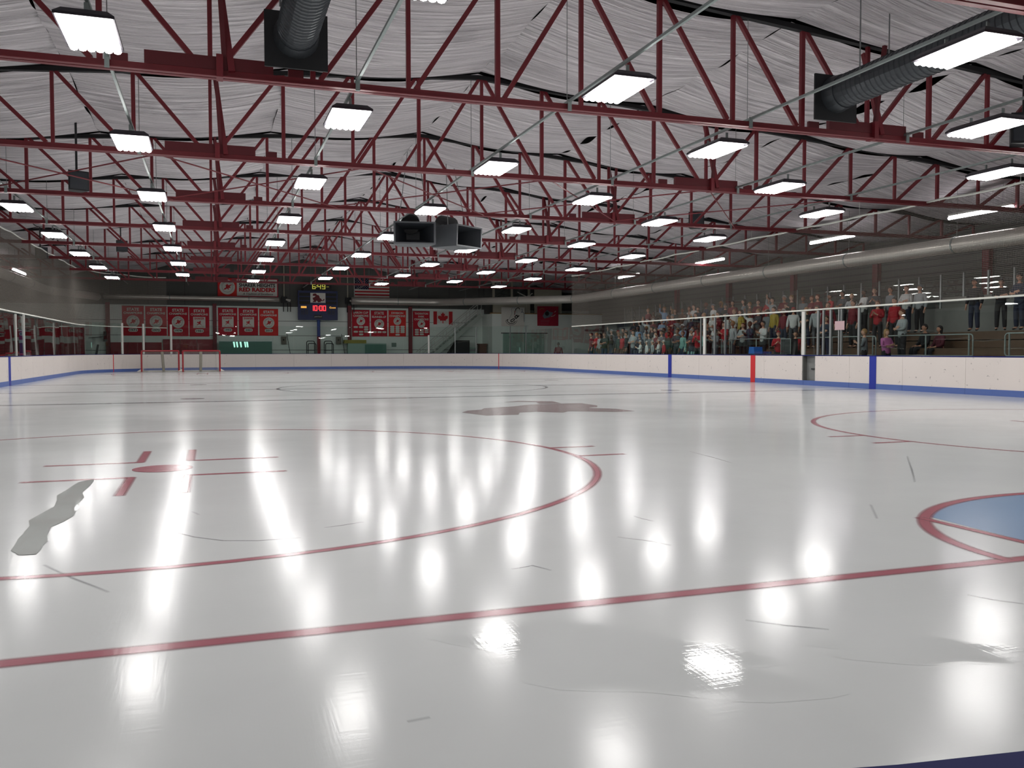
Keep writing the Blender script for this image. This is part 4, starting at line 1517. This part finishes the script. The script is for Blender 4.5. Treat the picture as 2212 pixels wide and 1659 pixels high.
def horn(x, y, z, rz, tilt, lab):
    t = thing('horn_speaker', lab, 'loudspeaker', (x, y, z), rz, 'grey horn loudspeakers over the ice')
    fw2, fh2, bw, bh, dp = .68, .36, .5, .36, 1.25
    mb = MB()
    F_ = [(-fw2, -dp / 2, -fh2), (fw2, -dp / 2, -fh2), (fw2, -dp / 2, fh2), (-fw2, -dp / 2, fh2)]
    I_ = [(-fw2 + .06, -dp / 2, -fh2 + .05), (fw2 - .06, -dp / 2, -fh2 + .05), (fw2 - .06, -dp / 2, fh2 - .05), (-fw2 + .06, -dp / 2, fh2 - .05)]
    B_ = [(-bw, dp / 2, -bh), (bw, dp / 2, -bh), (bw, dp / 2, bh), (-bw, dp / 2, bh)]
    mb.v = F_ + I_ + B_
    for k in range(4):
        k2 = (k + 1) % 4
        mb.f.append((k, k2, 4 + k2, 4 + k))
        mb.f.append((k, 8 + k, 8 + k2, k2))
    mb.f.append((8, 9, 10, 11))
    ca = link('cabinet', mb.mesh('cabinet', M_HORN), t, rot=(tilt, 0, 0))
    mb = MB()
    C_ = [(-.22, dp * .3, -.14), (.22, dp * .3, -.14), (.22, dp * .3, .14), (-.22, dp * .3, .14)]
    mb.v = [(a[0] * .999, a[1] + .002, a[2] * .999) for a in I_] + C_
    for k in range(4):
        k2 = (k + 1) % 4
        mb.f.append((k, k2, 4 + k2, 4 + k))
    mb.f.append((4, 5, 6, 7))
    link('horn_mouth', mb.mesh('horn_mouth', M_HORND), ca)
    part('driver', MB().tube([(-.1, .1, .34), (-.05, .62, .5)], [.33, .28], 14), M_BLACK, ca)
    part('bracket', MB().box(-.5, .1, fh2 - .04, .5, .2, fh2 + .02), M_GALV, ca)
    for e in (-.5, .5):
        part('chain', MB().tube([(e, -.1, .3), (e * .35, .25, roof(x) - z - .1)], .014, 5), M_ALU, t)
horn(6.35, 28.6, 5.08, -.16, math.radians(2), 'left grey horn loudspeaker hung over centre ice')
horn(7.85, 28.9, 5.08, .62, math.radians(2), 'right grey horn loudspeaker hung over centre ice')

# ------------------------------------------------------------------ goals parked at the far end
def goal(x, y, rz, lab):
    t = thing('hockey_goal', lab, 'goal', (x, y, 0), rz, 'parked hockey goals')
    hw, h, dp = 1.06, 1.26, .95
    rd = mat('goal_red', (146, 24, 36), .4)
    part('goal_frame', MB().tube(bend_path([(-hw, 0, 0), (-hw, 0, h), (hw, 0, h), (hw, 0, 0)], .1), .048, 8), rd, t)
    part('base_frame', MB().tube(bend_path([(-hw, 0, .03), (-hw + .05, dp, .03), (0, dp + .2, .03), (hw - .05, dp, .03), (hw, 0, .03)], .3), .03, 7), M_NETW, t)
    part('top_frame', MB().tube(bend_path([(-hw, 0, h), (-hw + .2, .5, h - .02), (0, .62, h - .02), (hw - .2, .5, h - .02), (hw, 0, h)], .25), .025, 7), M_NETW, t)
    part('back_post', MB().tube([(0, .62, h - .02), (.0, dp + .18, .03)], .085, 8), mat('back_post_grey', (160, 156, 144), .6), t)
    for s in (-1, 1):
        part('skirt_pad', MB().prism([(s * hw, .0, .02), (s * (hw + .30), .1, .02), (s * hw, .1, .2)], (0, .5, 0)), M_NETW, t)
    # netting as crossed cords on the back and sides
    V, F = [], []
    def cord(p, q):
        b = len(V)
        p, q = Vector(p), Vector(q)
        w = .0022
        for e in (p, q):
            V.extend([tuple(e + Vector((w, 0, 0))), tuple(e + Vector((0, w, w))), tuple(e + Vector((-w, 0, -w)))])
        for k in range(3):
            F.append((b + k, b + (k + 1) % 3, b + 3 + (k + 1) % 3, b + 3 + k))
    top = bend_path([(-hw, 0, h), (-hw + .2, .5, h - .02), (0, .62, h - .02), (hw - .2, .5, h - .02), (hw, 0, h)], .25, 8)
    bot = bend_path([(-hw, 0, .03), (-hw + .05, dp, .03), (0, dp + .2, .03), (hw - .05, dp, .03), (hw, 0, .03)], .3, 8)
    def samp(path, u):
        L_ = [0]
        for a, b in zip(path[:-1], path[1:]):
            L_.append(L_[-1] + (b - a).length)
        d = u * L_[-1]
        for i in range(len(path) - 1):
            if d <= L_[i + 1] + 1e-9:
                f = (d - L_[i]) / max(1e-6, L_[i + 1] - L_[i])
                return path[i] + (path[i + 1] - path[i]) * f
        return path[-1]
    nu, nv = 64, 24
    g = [[samp(top, i / nu).lerp(samp(bot, i / nu), j / nv) for i in range(nu + 1)] for j in range(nv + 1)]
    for j in range(nv + 1):
        for i in range(nu + 1):
            if i < nu:
                cord(g[j][i], g[j][i + 1])
            if j < nv:
                cord(g[j][i], g[j + 1][i])
    me = bpy.data.meshes.new('goal_net')
    me.from_pydata(V, [], F)
    me.materials.append(M_NETW)
    me.update()
    link('goal_net', me, t)
    return t
goal(-2.97, 56.9, -.12, 'red framed hockey goal parked at the left of the pair')
goal(-.62, 56.5, .06, 'red framed hockey goal parked at the right of the pair')

# ------------------------------------------------------------------ stands
t = thing('bleacher_stand', 'long stepped brown plank stand behind the right boards', 'stand', (0, 0, 0))
steps = [(22.1, 22.95, .73), (22.95, 23.75, 1.3), (23.75, 25.2, 1.85)]
for (xa, xb, z) in steps:
    for k in range(2):
        w = (xb - xa) / 2
        part('plank', MB().box(xa + w * k + .01, 12, z - .05, xa + w * (k + 1) - .01, 52, z), M_WOOD, t)
    z0 = z - .55
    for q in range(2):
        part('riser_board', MB().box(xa + .02, 12, z0 + .27 * q + .01, xa + .05, 52, z0 + .27 * (q + 1) - .02), M_WOOD, t)
part('base_wall', MB().box(22.12, 12, -.06, 25.2, 52, .2), M_CONC, t)
struct(part('trim_1', MB().box(25.2, 12, -.06, 25.35, 52, 2.76), mat('kerb_grey', (132, 134, 130), .7), None), 'low white wall at the back of the stand')
struct(part('floor_gallery', MB().box(25.35, 12, 2.62, WR, 58, 2.76), M_CONC, None), 'gallery floor behind the stand')
t = thing('gallery_screen', 'glazed gallery screen with pale posts behind the crowd', 'screen', (27.0, 0, 2.76))
ys = [16 + 1.11 * k for k in range(36)]
for k, y in enumerate(ys):
    part('screen_post', MB().box(-.03, y - .035, 0, .03, y + .035, 1.42), M_ALU, t)
    if k < len(ys) - 1:
        part('glass_pane', MB().box(-.006, y + .04, .06, .006, y + 1.07, 1.38), M_GLASS, t)
o = part('booth_box', MB().box(25.36, 13.5, 1.86, 26.4, 25.4, 3.15), mat('booth_white', (118, 118, 113), .6), None)
tag(o, 'plain pale box wall behind the three dark standing men', 'wall box')
for k, y in enumerate((26.84, 32.95, 39.06, 45.17, 51.3)):
    o = thing('steel_column', 'red wall column behind the stands, %s from the camera end' % ORD[k + 1], 'column', (WR - .15, y, 0), 0, 'red columns behind the stands')
    part('web', MB().box(-.1, -.012, 2.76, .1, .012, 5.9), M_REDSTEEL, o)
    for e in (-1, 1):
        part('flange', MB().box(e * .1 - .012, -.16, 2.76, e * .1 + .012, .16, 5.9), M_REDSTEEL, o)
def guard(y0, y1, lab):
    t = thing('guard_rail', lab, 'railing', (22.05, 0, .73), 0, 'grey guard rails in front of the stand')
    part('rail_hoop', MB().tube(bend_path([(0, y0, .33), (0, y0, 1.0), (0, y1, 1.0), (0, y1, .33), (0, y0, .33)], .12), .022, 6), M_GALV, t)
    n = max(1, int((y1 - y0) / 1.8))
    for k in range(n + 1):
        y = y0 + .15 + (y1 - y0 - .3) * k / n
        part('rail_post', MB().tube([(0, y, -.7), (0, y, 1.0)], .026, 6), M_GALV, t)
for k, (a, b) in enumerate(((14.2, 19.7), (20.85, 24.6), (25.0, 29.6), (30.1, 34.2), (34.7, 39.8))):
    guard(a, b, 'grey pipe guard rail before the stand, %s section from the camera end' % ORD[k + 1])
# officials' box furniture
struct(part('floor_walkway', MB().box(20.16, 12, -.06, 22.1, 52, .45), M_CONC, None), 'raised walkway behind the right boards')
t = thing('officials_desk', 'dark desk with a framed front in the officials box', 'desk', (21.0, 30.2, 0))
part('top', MB().box(-.45, -2.2, 1.05, .3, 2.6, 1.1), M_BLACK, t)
part('front', MB().box(-.45, -2.2, .55, -.42, 2.6, 1.05), M_BLACK, t)
for y in (-2.1, 2.5):
    part('leg', MB().box(-.2, y, .45, .2, y + .06, 1.05), M_BLACK, t)
t = thing('display_case', 'black framed case standing on the officials desk', 'case', (20.75, 28.3, 1.1))
part('body', MB().box(-.02, -.3, 0, .3, .32, .58), M_BLACK, t)
for y in (-.3, .3):
    part('edge_frame', MB().box(-.035, y - .015, 0, -.015, y + .015, .58), M_ALU, t)
part('edge_frame', MB().box(-.035, -.3, .56, -.015, .32, .59), M_ALU, t)
t = thing('blue_bin', 'bright blue lidded box on the officials desk', 'box', (20.75, 30.6, 1.1))
part('body', MB().prism([(0, -.22, 0), (0, .2, 0), (0, .15, .28), (0, -.17, .28)], (.4, 0, 0)), M_BLUEBOX, t)
part('lid', MB().box(-.02, -.8, 0, .4, -.24, .09), mat('blue_lid', (28, 70, 150), .5), t)

# ------------------------------------------------------------------ people
def skin_mesh(V, E, RR, sub=1):
    me = bpy.data.meshes.new('skin')
    me.from_pydata(V, E, [])
    o = bpy.data.objects.new('skin', me)
    COL.objects.link(o)
    m = o.modifiers.new('skin', 'SKIN')
    m.use_smooth_shade = True
    layer = me.skin_vertices[0].data
    for i, r in enumerate(RR):
        layer[i].radius = r if hasattr(r, '__len__') else (r, r)
        layer[i].use_root = i == 0
    if sub:
        s = o.modifiers.new('sub', 'SUBSURF')
        s.levels = s.render_levels = sub
    dg = bpy.context.evaluated_depsgraph_get()
    dg.update()
    out = bpy.data.meshes.new_from_object(o.evaluated_get(dg))
    bpy.data.objects.remove(o)
    return out
def merge(meshes, name, mats_, mat_of=None):
    bm = bmesh.new()
    for me, mi in meshes:
        n0 = len(bm.faces)
        bm.from_mesh(me)
        bm.faces.ensure_lookup_table()
        for f in bm.faces[n0:]:
            f.material_index = mi
            f.smooth = True
    if mat_of:
        for f in bm.faces:
            k = mat_of(f)
            if k is not None:
                f.material_index = k
    out = bpy.data.meshes.new(name)
    bm.to_mesh(out)
    bm.free()
    for m in mats_:
        out.materials.append(m)
    return out
def ball(cx, cy_, cz, rx, ry, rz_, seg=14, rings=9, shape=None):
    bm = bmesh.new()
    bmesh.ops.create_uvsphere(bm, u_segments=seg, v_segments=rings, radius=1)
    for v in bm.verts:
        x, y, z = v.co
        if shape:
            x, y, z = shape(x, y, z)
        v.co = (cx + x * rx, cy_ + y * ry, cz + z * rz_)
    me = bpy.data.meshes.new('ball')
    bm.to_mesh(me)
    bm.free()
    return me
SKIN = [mat('skin_%d' % i, c, .55, var=.04) for i, c in enumerate(((206, 160, 136), (190, 140, 114), (150, 104, 80), (104, 72, 56), (214, 172, 150)))]
M_SHOE = mat('shoe_black', (34, 32, 34), .6)
M_EYE = mat('eye_dark', (40, 30, 28), .4)
M_LIP = mat('lip_rose', (150, 84, 80), .5)
def head_shape(x, y, z):
    k = 1 - .22 * max(0, -z) ** 1.5            # jaw narrows
    if y > .75 and -.25 < z < .15 and abs(x) < .3:
        y += .22 * (1 - abs(x) / .3)           # nose
    return x * k, y, z
def make_pose(kind):
    """arms: down, folded, raised, clap, seated; faces +Y, feet at the origin"""
    seated = kind == 'seated'
    dz = -.44 if seated else 0
    V = [(0, 0, .97 + dz), (0, 0, 1.12 + dz), (0, .01, 1.30 + dz), (0, -.01, 1.46 + dz), (0, .015, 1.56 + dz)]
    E = [(0, 1), (1, 2), (2, 3), (3, 4)]
    RR = [(.15, .10), (.13, .09), (.155, .105), (.065, .06), (.052, .052)]
    shirt = [[(0, 0, .84 + dz), (0, 0, .96 + dz), (0, 0, 1.12 + dz), (0, .01, 1.30 + dz), (0, -.005, 1.44 + dz)], [(0, 1), (1, 2), (2, 3), (3, 4)], [(.19, .145), (.185, .14), (.165, .125), (.19, .138), (.10, .09)]]
    trous = [[(0, 0, .95 + dz), (0, 0, 1.08 + dz)], [(0, 1)], [(.165, .12), (.15, .11)]]
    for s in (-1, 1):
        if seated:
            leg = [(s * .10, 0, .93 + dz), (s * .12, .44, .50), (s * .12, .46, .10), (s * .13, .60, .05)]
        else:
            leg = [(s * .095, 0, .90), (s * .11, .02, .50), (s * .12, -.01, .10), (s * .14, .13, .05)]
        b = len(V)
        V += leg
        E += [(0, b), (b, b + 1), (b + 1, b + 2), (b + 2, b + 3)]
        RR += [.085, .06, .045, .04]
        b = len(trous[0])
        trous[0] += [leg[0], leg[1], (leg[2][0], leg[2][1], leg[2][2] + .0)]
        trous[1] += [(0, b), (b, b + 1), (b + 1, b + 2)]
        trous[2] += [.105, .082, .068]
        sh = (s * .18, -.01, 1.40 + dz)
        if kind == 'down' or (kind == 'raised' and s < 0):
            el, wr, pa = (s * .25, -.04, 1.13 + dz), (s * .26, .05, .89 + dz), (s * .25, .08, .82 + dz)
            fd = Vector((0, .15, -1))
        elif kind == 'folded':
            el, wr, pa = (s * .25, .06, 1.14 + dz), (-s * .03, .20, 1.17 + dz + .03 * s), (-s * .11, .20, 1.18 + dz + .03 * s)
            fd = Vector((-s, -.1, .1))
        elif kind == 'raised':
            el, wr, pa = (s * .30, .12, 1.50 + dz), (s * .20, .16, 1.76 + dz), (s * .19, .17, 1.84 + dz)
            fd = Vector((0, .1, 1))
        elif kind == 'clap':
            el, wr, pa = (s * .24, .06, 1.15 + dz), (s * .08, .26, 1.25 + dz), (s * .03, .31, 1.29 + dz)
            fd = Vector((-s * .2, .6, .7))
        else:
            el, wr, pa = (s * .25, .06, 1.12 + dz), (s * .14, .28, 1.02 + dz), (s * .10, .35, 1.0 + dz)
            fd = Vector((-s * .3, 1, -.3))
        b = len(V)
        V += [sh, el, wr, pa]
        E += [(2, b), (b, b + 1), (b + 1, b + 2), (b + 2, b + 3)]
        RR += [.055, .043, .030, (.034, .022)]
        fd.normalize()
        side = Vector((1, 0, 0)).cross(fd) if abs(fd.x) < .7 else Vector((0, 0, 1))
        side.normalize()
        for q, (o_, ln) in enumerate(((-.03, .075), (-.01, .085), (.01, .08), (.03, .062))):
            p0 = Vector(pa) + side * o_ + fd * .02
            p1 = p0 + fd * ln * .55
            p2 = p1 + (fd + Vector((0, .3, -.2))).normalized() * ln * .45
            c = len(V)
            V += [tuple(p0), tuple(p1), tuple(p2)]
            E += [(b + 3, c), (c, c + 1), (c + 1, c + 2)]
            RR += [.010, .009, .008]
        p1 = Vector(wr).lerp(Vector(pa), .5) - side * .045 + fd * .015
        p2 = p1 + (fd - side * .25).normalized() * .05
        c = len(V)
        V += [tuple(p1), tuple(p2)]
        E += [(b + 3, c), (c, c + 1)]
        RR += [.012, .010]
        b = len(shirt[0])
        shirt[0] += [sh, el, tuple(Vector(el).lerp(Vector(wr), .88))]
        shirt[1] += [(3, b), (b, b + 1), (b + 1, b + 2)]
        shirt[2] += [.078, .062, .05]
    hz = 1.655 + dz
    body = skin_mesh(V, E, RR, 1)
    head = ball(0, .02, hz, .076, .096, .118, 14, 10, head_shape)
    parts_ = [(body, 0), (head, 0)]
    for s in (-1, 1):
        parts_.append((ball(s * .032, .108, hz + .012, .012, .008, .008, 6, 4), 2))
        parts_.append((ball(s * .078, .015, hz - .005, .012, .022, .032, 6, 5), 0))
    parts_.append((ball(0, .104, hz - .055, .024, .008, .008, 6, 4), 3))
    def shoe(f):
        c = f.calc_center_median()
        return 1 if c.z < .085 and f.material_index == 0 else None
    bm_ = merge(parts_, 'person', [SKIN[0], M_SHOE, M_EYE, M_LIP], shoe)
    sm = merge([(skin_mesh(*shirt, 1), 0)], 'shirt', [M_PRINTW])
    tm = merge([(skin_mesh(*trous, 1), 0)], 'trousers', [M_PRINTK])
    def cap_shape(x, y, z):
        return x, y, max(z, -.15 if y < .35 else .42)
    def hair_shape(x, y, z):
        lim = .38 if y > .45 else (-.1 if y > -.1 else -.75)
        return x, y, max(z, lim)
    hs = merge([(ball(0, .008, hz + .022, .086, .104, .114, 14, 10, hair_shape), 0)], 'hair', [M_PRINTK])
    def long_shape(x, y, z):
        lim = .38 if y > .45 else (-.9 if y > .1 else -1)
        if z < -.2 and y < .3:
            return x * 1.05, y * .75 - .12, z * 2.6
        return x, y, max(z, lim)
    hl = merge([(ball(0, .0, hz + .024, .092, .108, .116, 14, 12, long_shape), 0)], 'hair', [M_PRINTK])
    brim = bpy.data.meshes.new('brim')
    q = []
    for zz in (.045, .055):
        for i in range(9):
            a = PI * (.12 + .76 * i / 8)
            q.append((.088 * math.cos(a), .05 + .075 * math.sin(a) + .06 * math.sin(a) ** 2, hz + zz - .02 * math.sin(a)))
    brim.from_pydata(q, [], [tuple(range(9)), tuple(range(17, 8, -1))] + [(i, (i + 1) % 9, 9 + (i + 1) % 9, 9 + i) for i in range(9)])
    hc = merge([(ball(0, .012, hz + .03, .09, .108, .105, 14, 10, cap_shape), 0), (brim, 0)], 'cap', [M_PRINTK])
    return {'body': bm_, 'shirt': sm, 'trousers': tm, 'hair': hs, 'long': hl, 'cap': hc}
POSES = {k: make_pose(k) for k in ('down', 'folded', 'raised', 'clap', 'seated')}
CLOTH = {n: mat('cloth_' + n.replace(' ', '_'), c, .8, var=.08, scale=6) for n, c in {
    'white': (206, 208, 206), 'pale grey': (160, 166, 168), 'grey': (112, 118, 122), 'black': (32, 32, 36), 'navy': (36, 44, 66), 'red': (168, 28, 40), 'dark red': (112, 26, 38),
    'teal striped': (110, 160, 152), 'dark green': (40, 60, 54), 'pale blue': (130, 160, 190), 'yellow': (170, 150, 60), 'brown': (92, 68, 54), 'maroon': (84, 26, 42), 'pink': (196, 110, 170),
    'dark grey': (64, 68, 74)}.items()}
HAIRC = {n: mat('hair_' + n.replace(' ', '_'), c, .55, var=.15, scale=20) for n, c in {'black': (28, 24, 24), 'brown': (70, 48, 36), 'dark': (46, 34, 30), 'fair': (160, 122, 78), 'auburn': (104, 58, 38)}.items()}
def person(x, y, z, face, pose, top, legs, hair, hcol, label, skin=0, sc=1.0, group=None):
    P_ = POSES[pose]
    def ob(name, me, par, mats_):
        o = bpy.data.objects.new(name, me)
        COL.objects.link(o)
        if par:
            o.parent = par
        for i, m in enumerate(mats_):
            o.material_slots[i].link = 'OBJECT'
            o.material_slots[i].material = m
        return o
    b = ob('person', P_['body'], None, [SKIN[skin], M_SHOE, M_EYE, M_LIP])
    b.location = (x, y, z)
    b.rotation_euler = (0, 0, face)
    b.scale = (sc,) * 3
    tag(b, label, 'person', group)
    ob('shirt', P_['shirt'], b, [CLOTH[top]])
    ob('trousers', P_['trousers'], b, [CLOTH[legs]])
    if hair == 'cap':
        ob('cap', P_['cap'], b, [CLOTH[hcol]])
        ob('hair', P_['hair'], b, [HAIRC['dark']]).scale = (.985, .985, .999)
    else:
        ob('hair', P_[hair], b, [HAIRC[hcol]])
    return b
RC = random.Random(21)
GC = 'spectators in the stands'
def row(xc, z, ys, rowname, tops):
    ys = sorted(ys, reverse=True)
    for i, y in enumerate(ys):
        top = RC.choice(tops)
        legs = RC.choice(['black', 'navy', 'dark grey', 'black', 'navy', 'brown'])
        hair = RC.choice(['hair', 'hair', 'hair', 'long', 'cap'])
        hcol = RC.choice(list(CLOTH)[:6]) if hair == 'cap' else RC.choice(list(HAIRC))
        pose = RC.choice(['down', 'down', 'folded', 'clap', 'down', 'raised' if RC.random() < .25 else 'folded'])
        hd = {'cap': '%s cap' % hcol, 'hair': 'short %s hair' % hcol, 'long': 'long %s hair' % hcol}[hair]
        lab = 'person in %s top, %s, %s from the far end, %s' % (top, hd, ordn(i + 1), rowname)
        person(xc + RC.uniform(-.12, .12), y, z, PI / 2 + RC.uniform(-.35, .75), pose, top, legs, hair, hcol, lab, RC.choice([0, 0, 1, 4, 2, 3]), RC.uniform(.93, 1.06), GC)
def spread(a, b, d, j=.04):
    out = []
    y = a
    while y < b:
        out.append(y + RC.uniform(-j, j))
        y += d * RC.uniform(1.08, 1.32)
    return out
T1 = ['white', 'white', 'pale grey', 'grey', 'black', 'navy', 'red', 'teal striped', 'dark green', 'dark grey', 'dark red']
T2 = ['white', 'white', 'white', 'pale grey', 'grey', 'black', 'navy', 'dark grey', 'red', 'pale blue']
row(21.35, .45, spread(34.4, 44.6, .56) + spread(45.2, 48.2, .6), 'front walkway', T1)
row(22.52, .73, spread(33.2, 47.5, .58), 'lowest step', T2)
row(23.3, 1.3, spread(29.2, 46.5, .54), 'middle step', T2 + ['yellow', 'dark red'])
row(24.3, 1.85, spread(27.6, 46.5, .52), 'top step', T2 + ['brown', 'dark red', 'black', 'dark grey'])
ident = [
    (20.75, 40.35, .45, 'clap', 'white', 'black', 'cap', 'white', 'small player in white cap and top by the boards, nearest the scoreboard', .74),
    (20.8, 39.75, .45, 'down', 'white', 'black', 'cap', 'white', 'small player in white cap and top by the boards, second of five', .72),
    (20.75, 39.05, .45, 'down', 'pale grey', 'black', 'cap', 'white', 'small player in pale grey top and white cap by the boards', .73),
    (20.8, 38.5, .45, 'folded', 'white', 'navy', 'cap', 'white', 'small player in white cap with folded arms by the boards', .75),
    (20.75, 37.9, .45, 'down', 'red', 'black', 'cap', 'white', 'small player in red top and white cap by the boards', .73),
]
for x, y, z, pose, top, legs, hair, hcol, lab, sc in ident:
    person(x, y, z, PI / 2 - .3, pose, top, legs, hair, hcol, lab, 0, sc, 'small players behind the boards')
# people that stand out singly
person(21.62, 30.0, .3, PI / 2 + .9, 'clap', 'red', 'black', 'cap', 'red', 'official in red jacket and red cap bent over the desk', 0, .97)
person(21.62, 28.9, .3, PI / 2 + .8, 'down', 'red', 'black', 'hair', 'dark', 'official in red jacket with short dark hair behind the case', 1, .95)
person(21.6, 25.05, .3, PI / 2 - .8, 'clap', 'grey', 'black', 'hair', 'fair', 'girl in grey jacket with fair hair tied back above the blue band', 0, .95)
person(21.6, 24.0, .3, PI / 2 + 1.6, 'folded', 'pink', 'black', 'long', 'fair', 'girl in pink top with long fair hair seen from behind', 0, .93)
person(22.5, 24.25, .73, PI / 2 - .3, 'folded', 'pale grey', 'black', 'hair', 'auburn', 'woman in pale grey hooded top with folded arms on the lowest step', 0, 1.08)
person(23.3, 24.05, .80, PI / 2 - .2, 'seated', 'black', 'black', 'hair', 'black', 'seated person in black coat on the middle step behind the rail', 1, 1.0)
person(23.3, 23.4, .78, PI / 2 - .2, 'seated', 'maroon', 'black', 'long', 'black', 'seated person in maroon coat with long dark hair on the middle step', 1, .96)
person(24.2, 22.85, 1.85, PI / 2 + .2, 'down', 'black', 'navy', 'cap', 'dark grey', 'tall man in black coat and dark cap alone on the top step', 1, 1.0)
person(24.25, 21.85, 1.85, PI / 2 + .7, 'folded', 'black', 'black', 'cap', 'black', 'man in black coat with folded arms, left of a pair on the top step', 0, .96)
person(24.3, 21.2, 1.85, PI / 2 - .1, 'folded', 'navy', 'navy', 'cap', 'black', 'big man in navy coat, right of a pair on the top step', 0, 1.03)
person(23.35, 26.4, 1.3, PI / 2 + .4, 'clap', 'red', 'black', 'long', 'auburn', 'woman in red jacket with long auburn hair on the middle step', 0, 1.0)
person(23.4, 25.6, 1.3, PI / 2 + .1, 'down', 'red', 'black', 'hair', 'dark', 'man in red jacket near the end of the middle step', 0, 1.04)
person(23.35, 27.7, 1.3, PI / 2, 'down', 'dark red', 'black', 'hair', 'brown', 'broad man in dark red jacket on the middle step by the paper sign', 0, 1.05)
person(24.3, 26.8, 1.85, PI / 2, 'down', 'grey', 'black', 'hair', 'brown', 'man in grey top third from the end of the top step', 1, 1.0)
person(24.3, 26.0, 1.85, PI / 2 + .2, 'folded', 'white', 'navy', 'hair', 'auburn', 'person in white top second from the end of the top step', 0, 1.0)
person(24.25, 25.3, 1.85, PI / 2 + .1, 'down', 'pale grey', 'black', 'cap', 'grey', 'person in grey cap at the camera end of the crowded top step', 0, .99)
person(22.5, 32.3, .73, PI / 2, 'clap', 'white', 'black', 'hair', 'black', 'person in white top behind the officials box on the lowest step', 1, 1.0)
person(22.5, 28.2, .73, PI / 2 + .2, 'folded', 'navy', 'navy', 'hair', 'brown', 'person in navy jacket on the lowest step by the white post', 0, 1.04)
person(22.6, 56.2, -.06, PI * .85, 'down', 'dark red', 'black', 'hair', 'black', 'lone person in dark red top behind the far right corner glass', 3, 1.05)
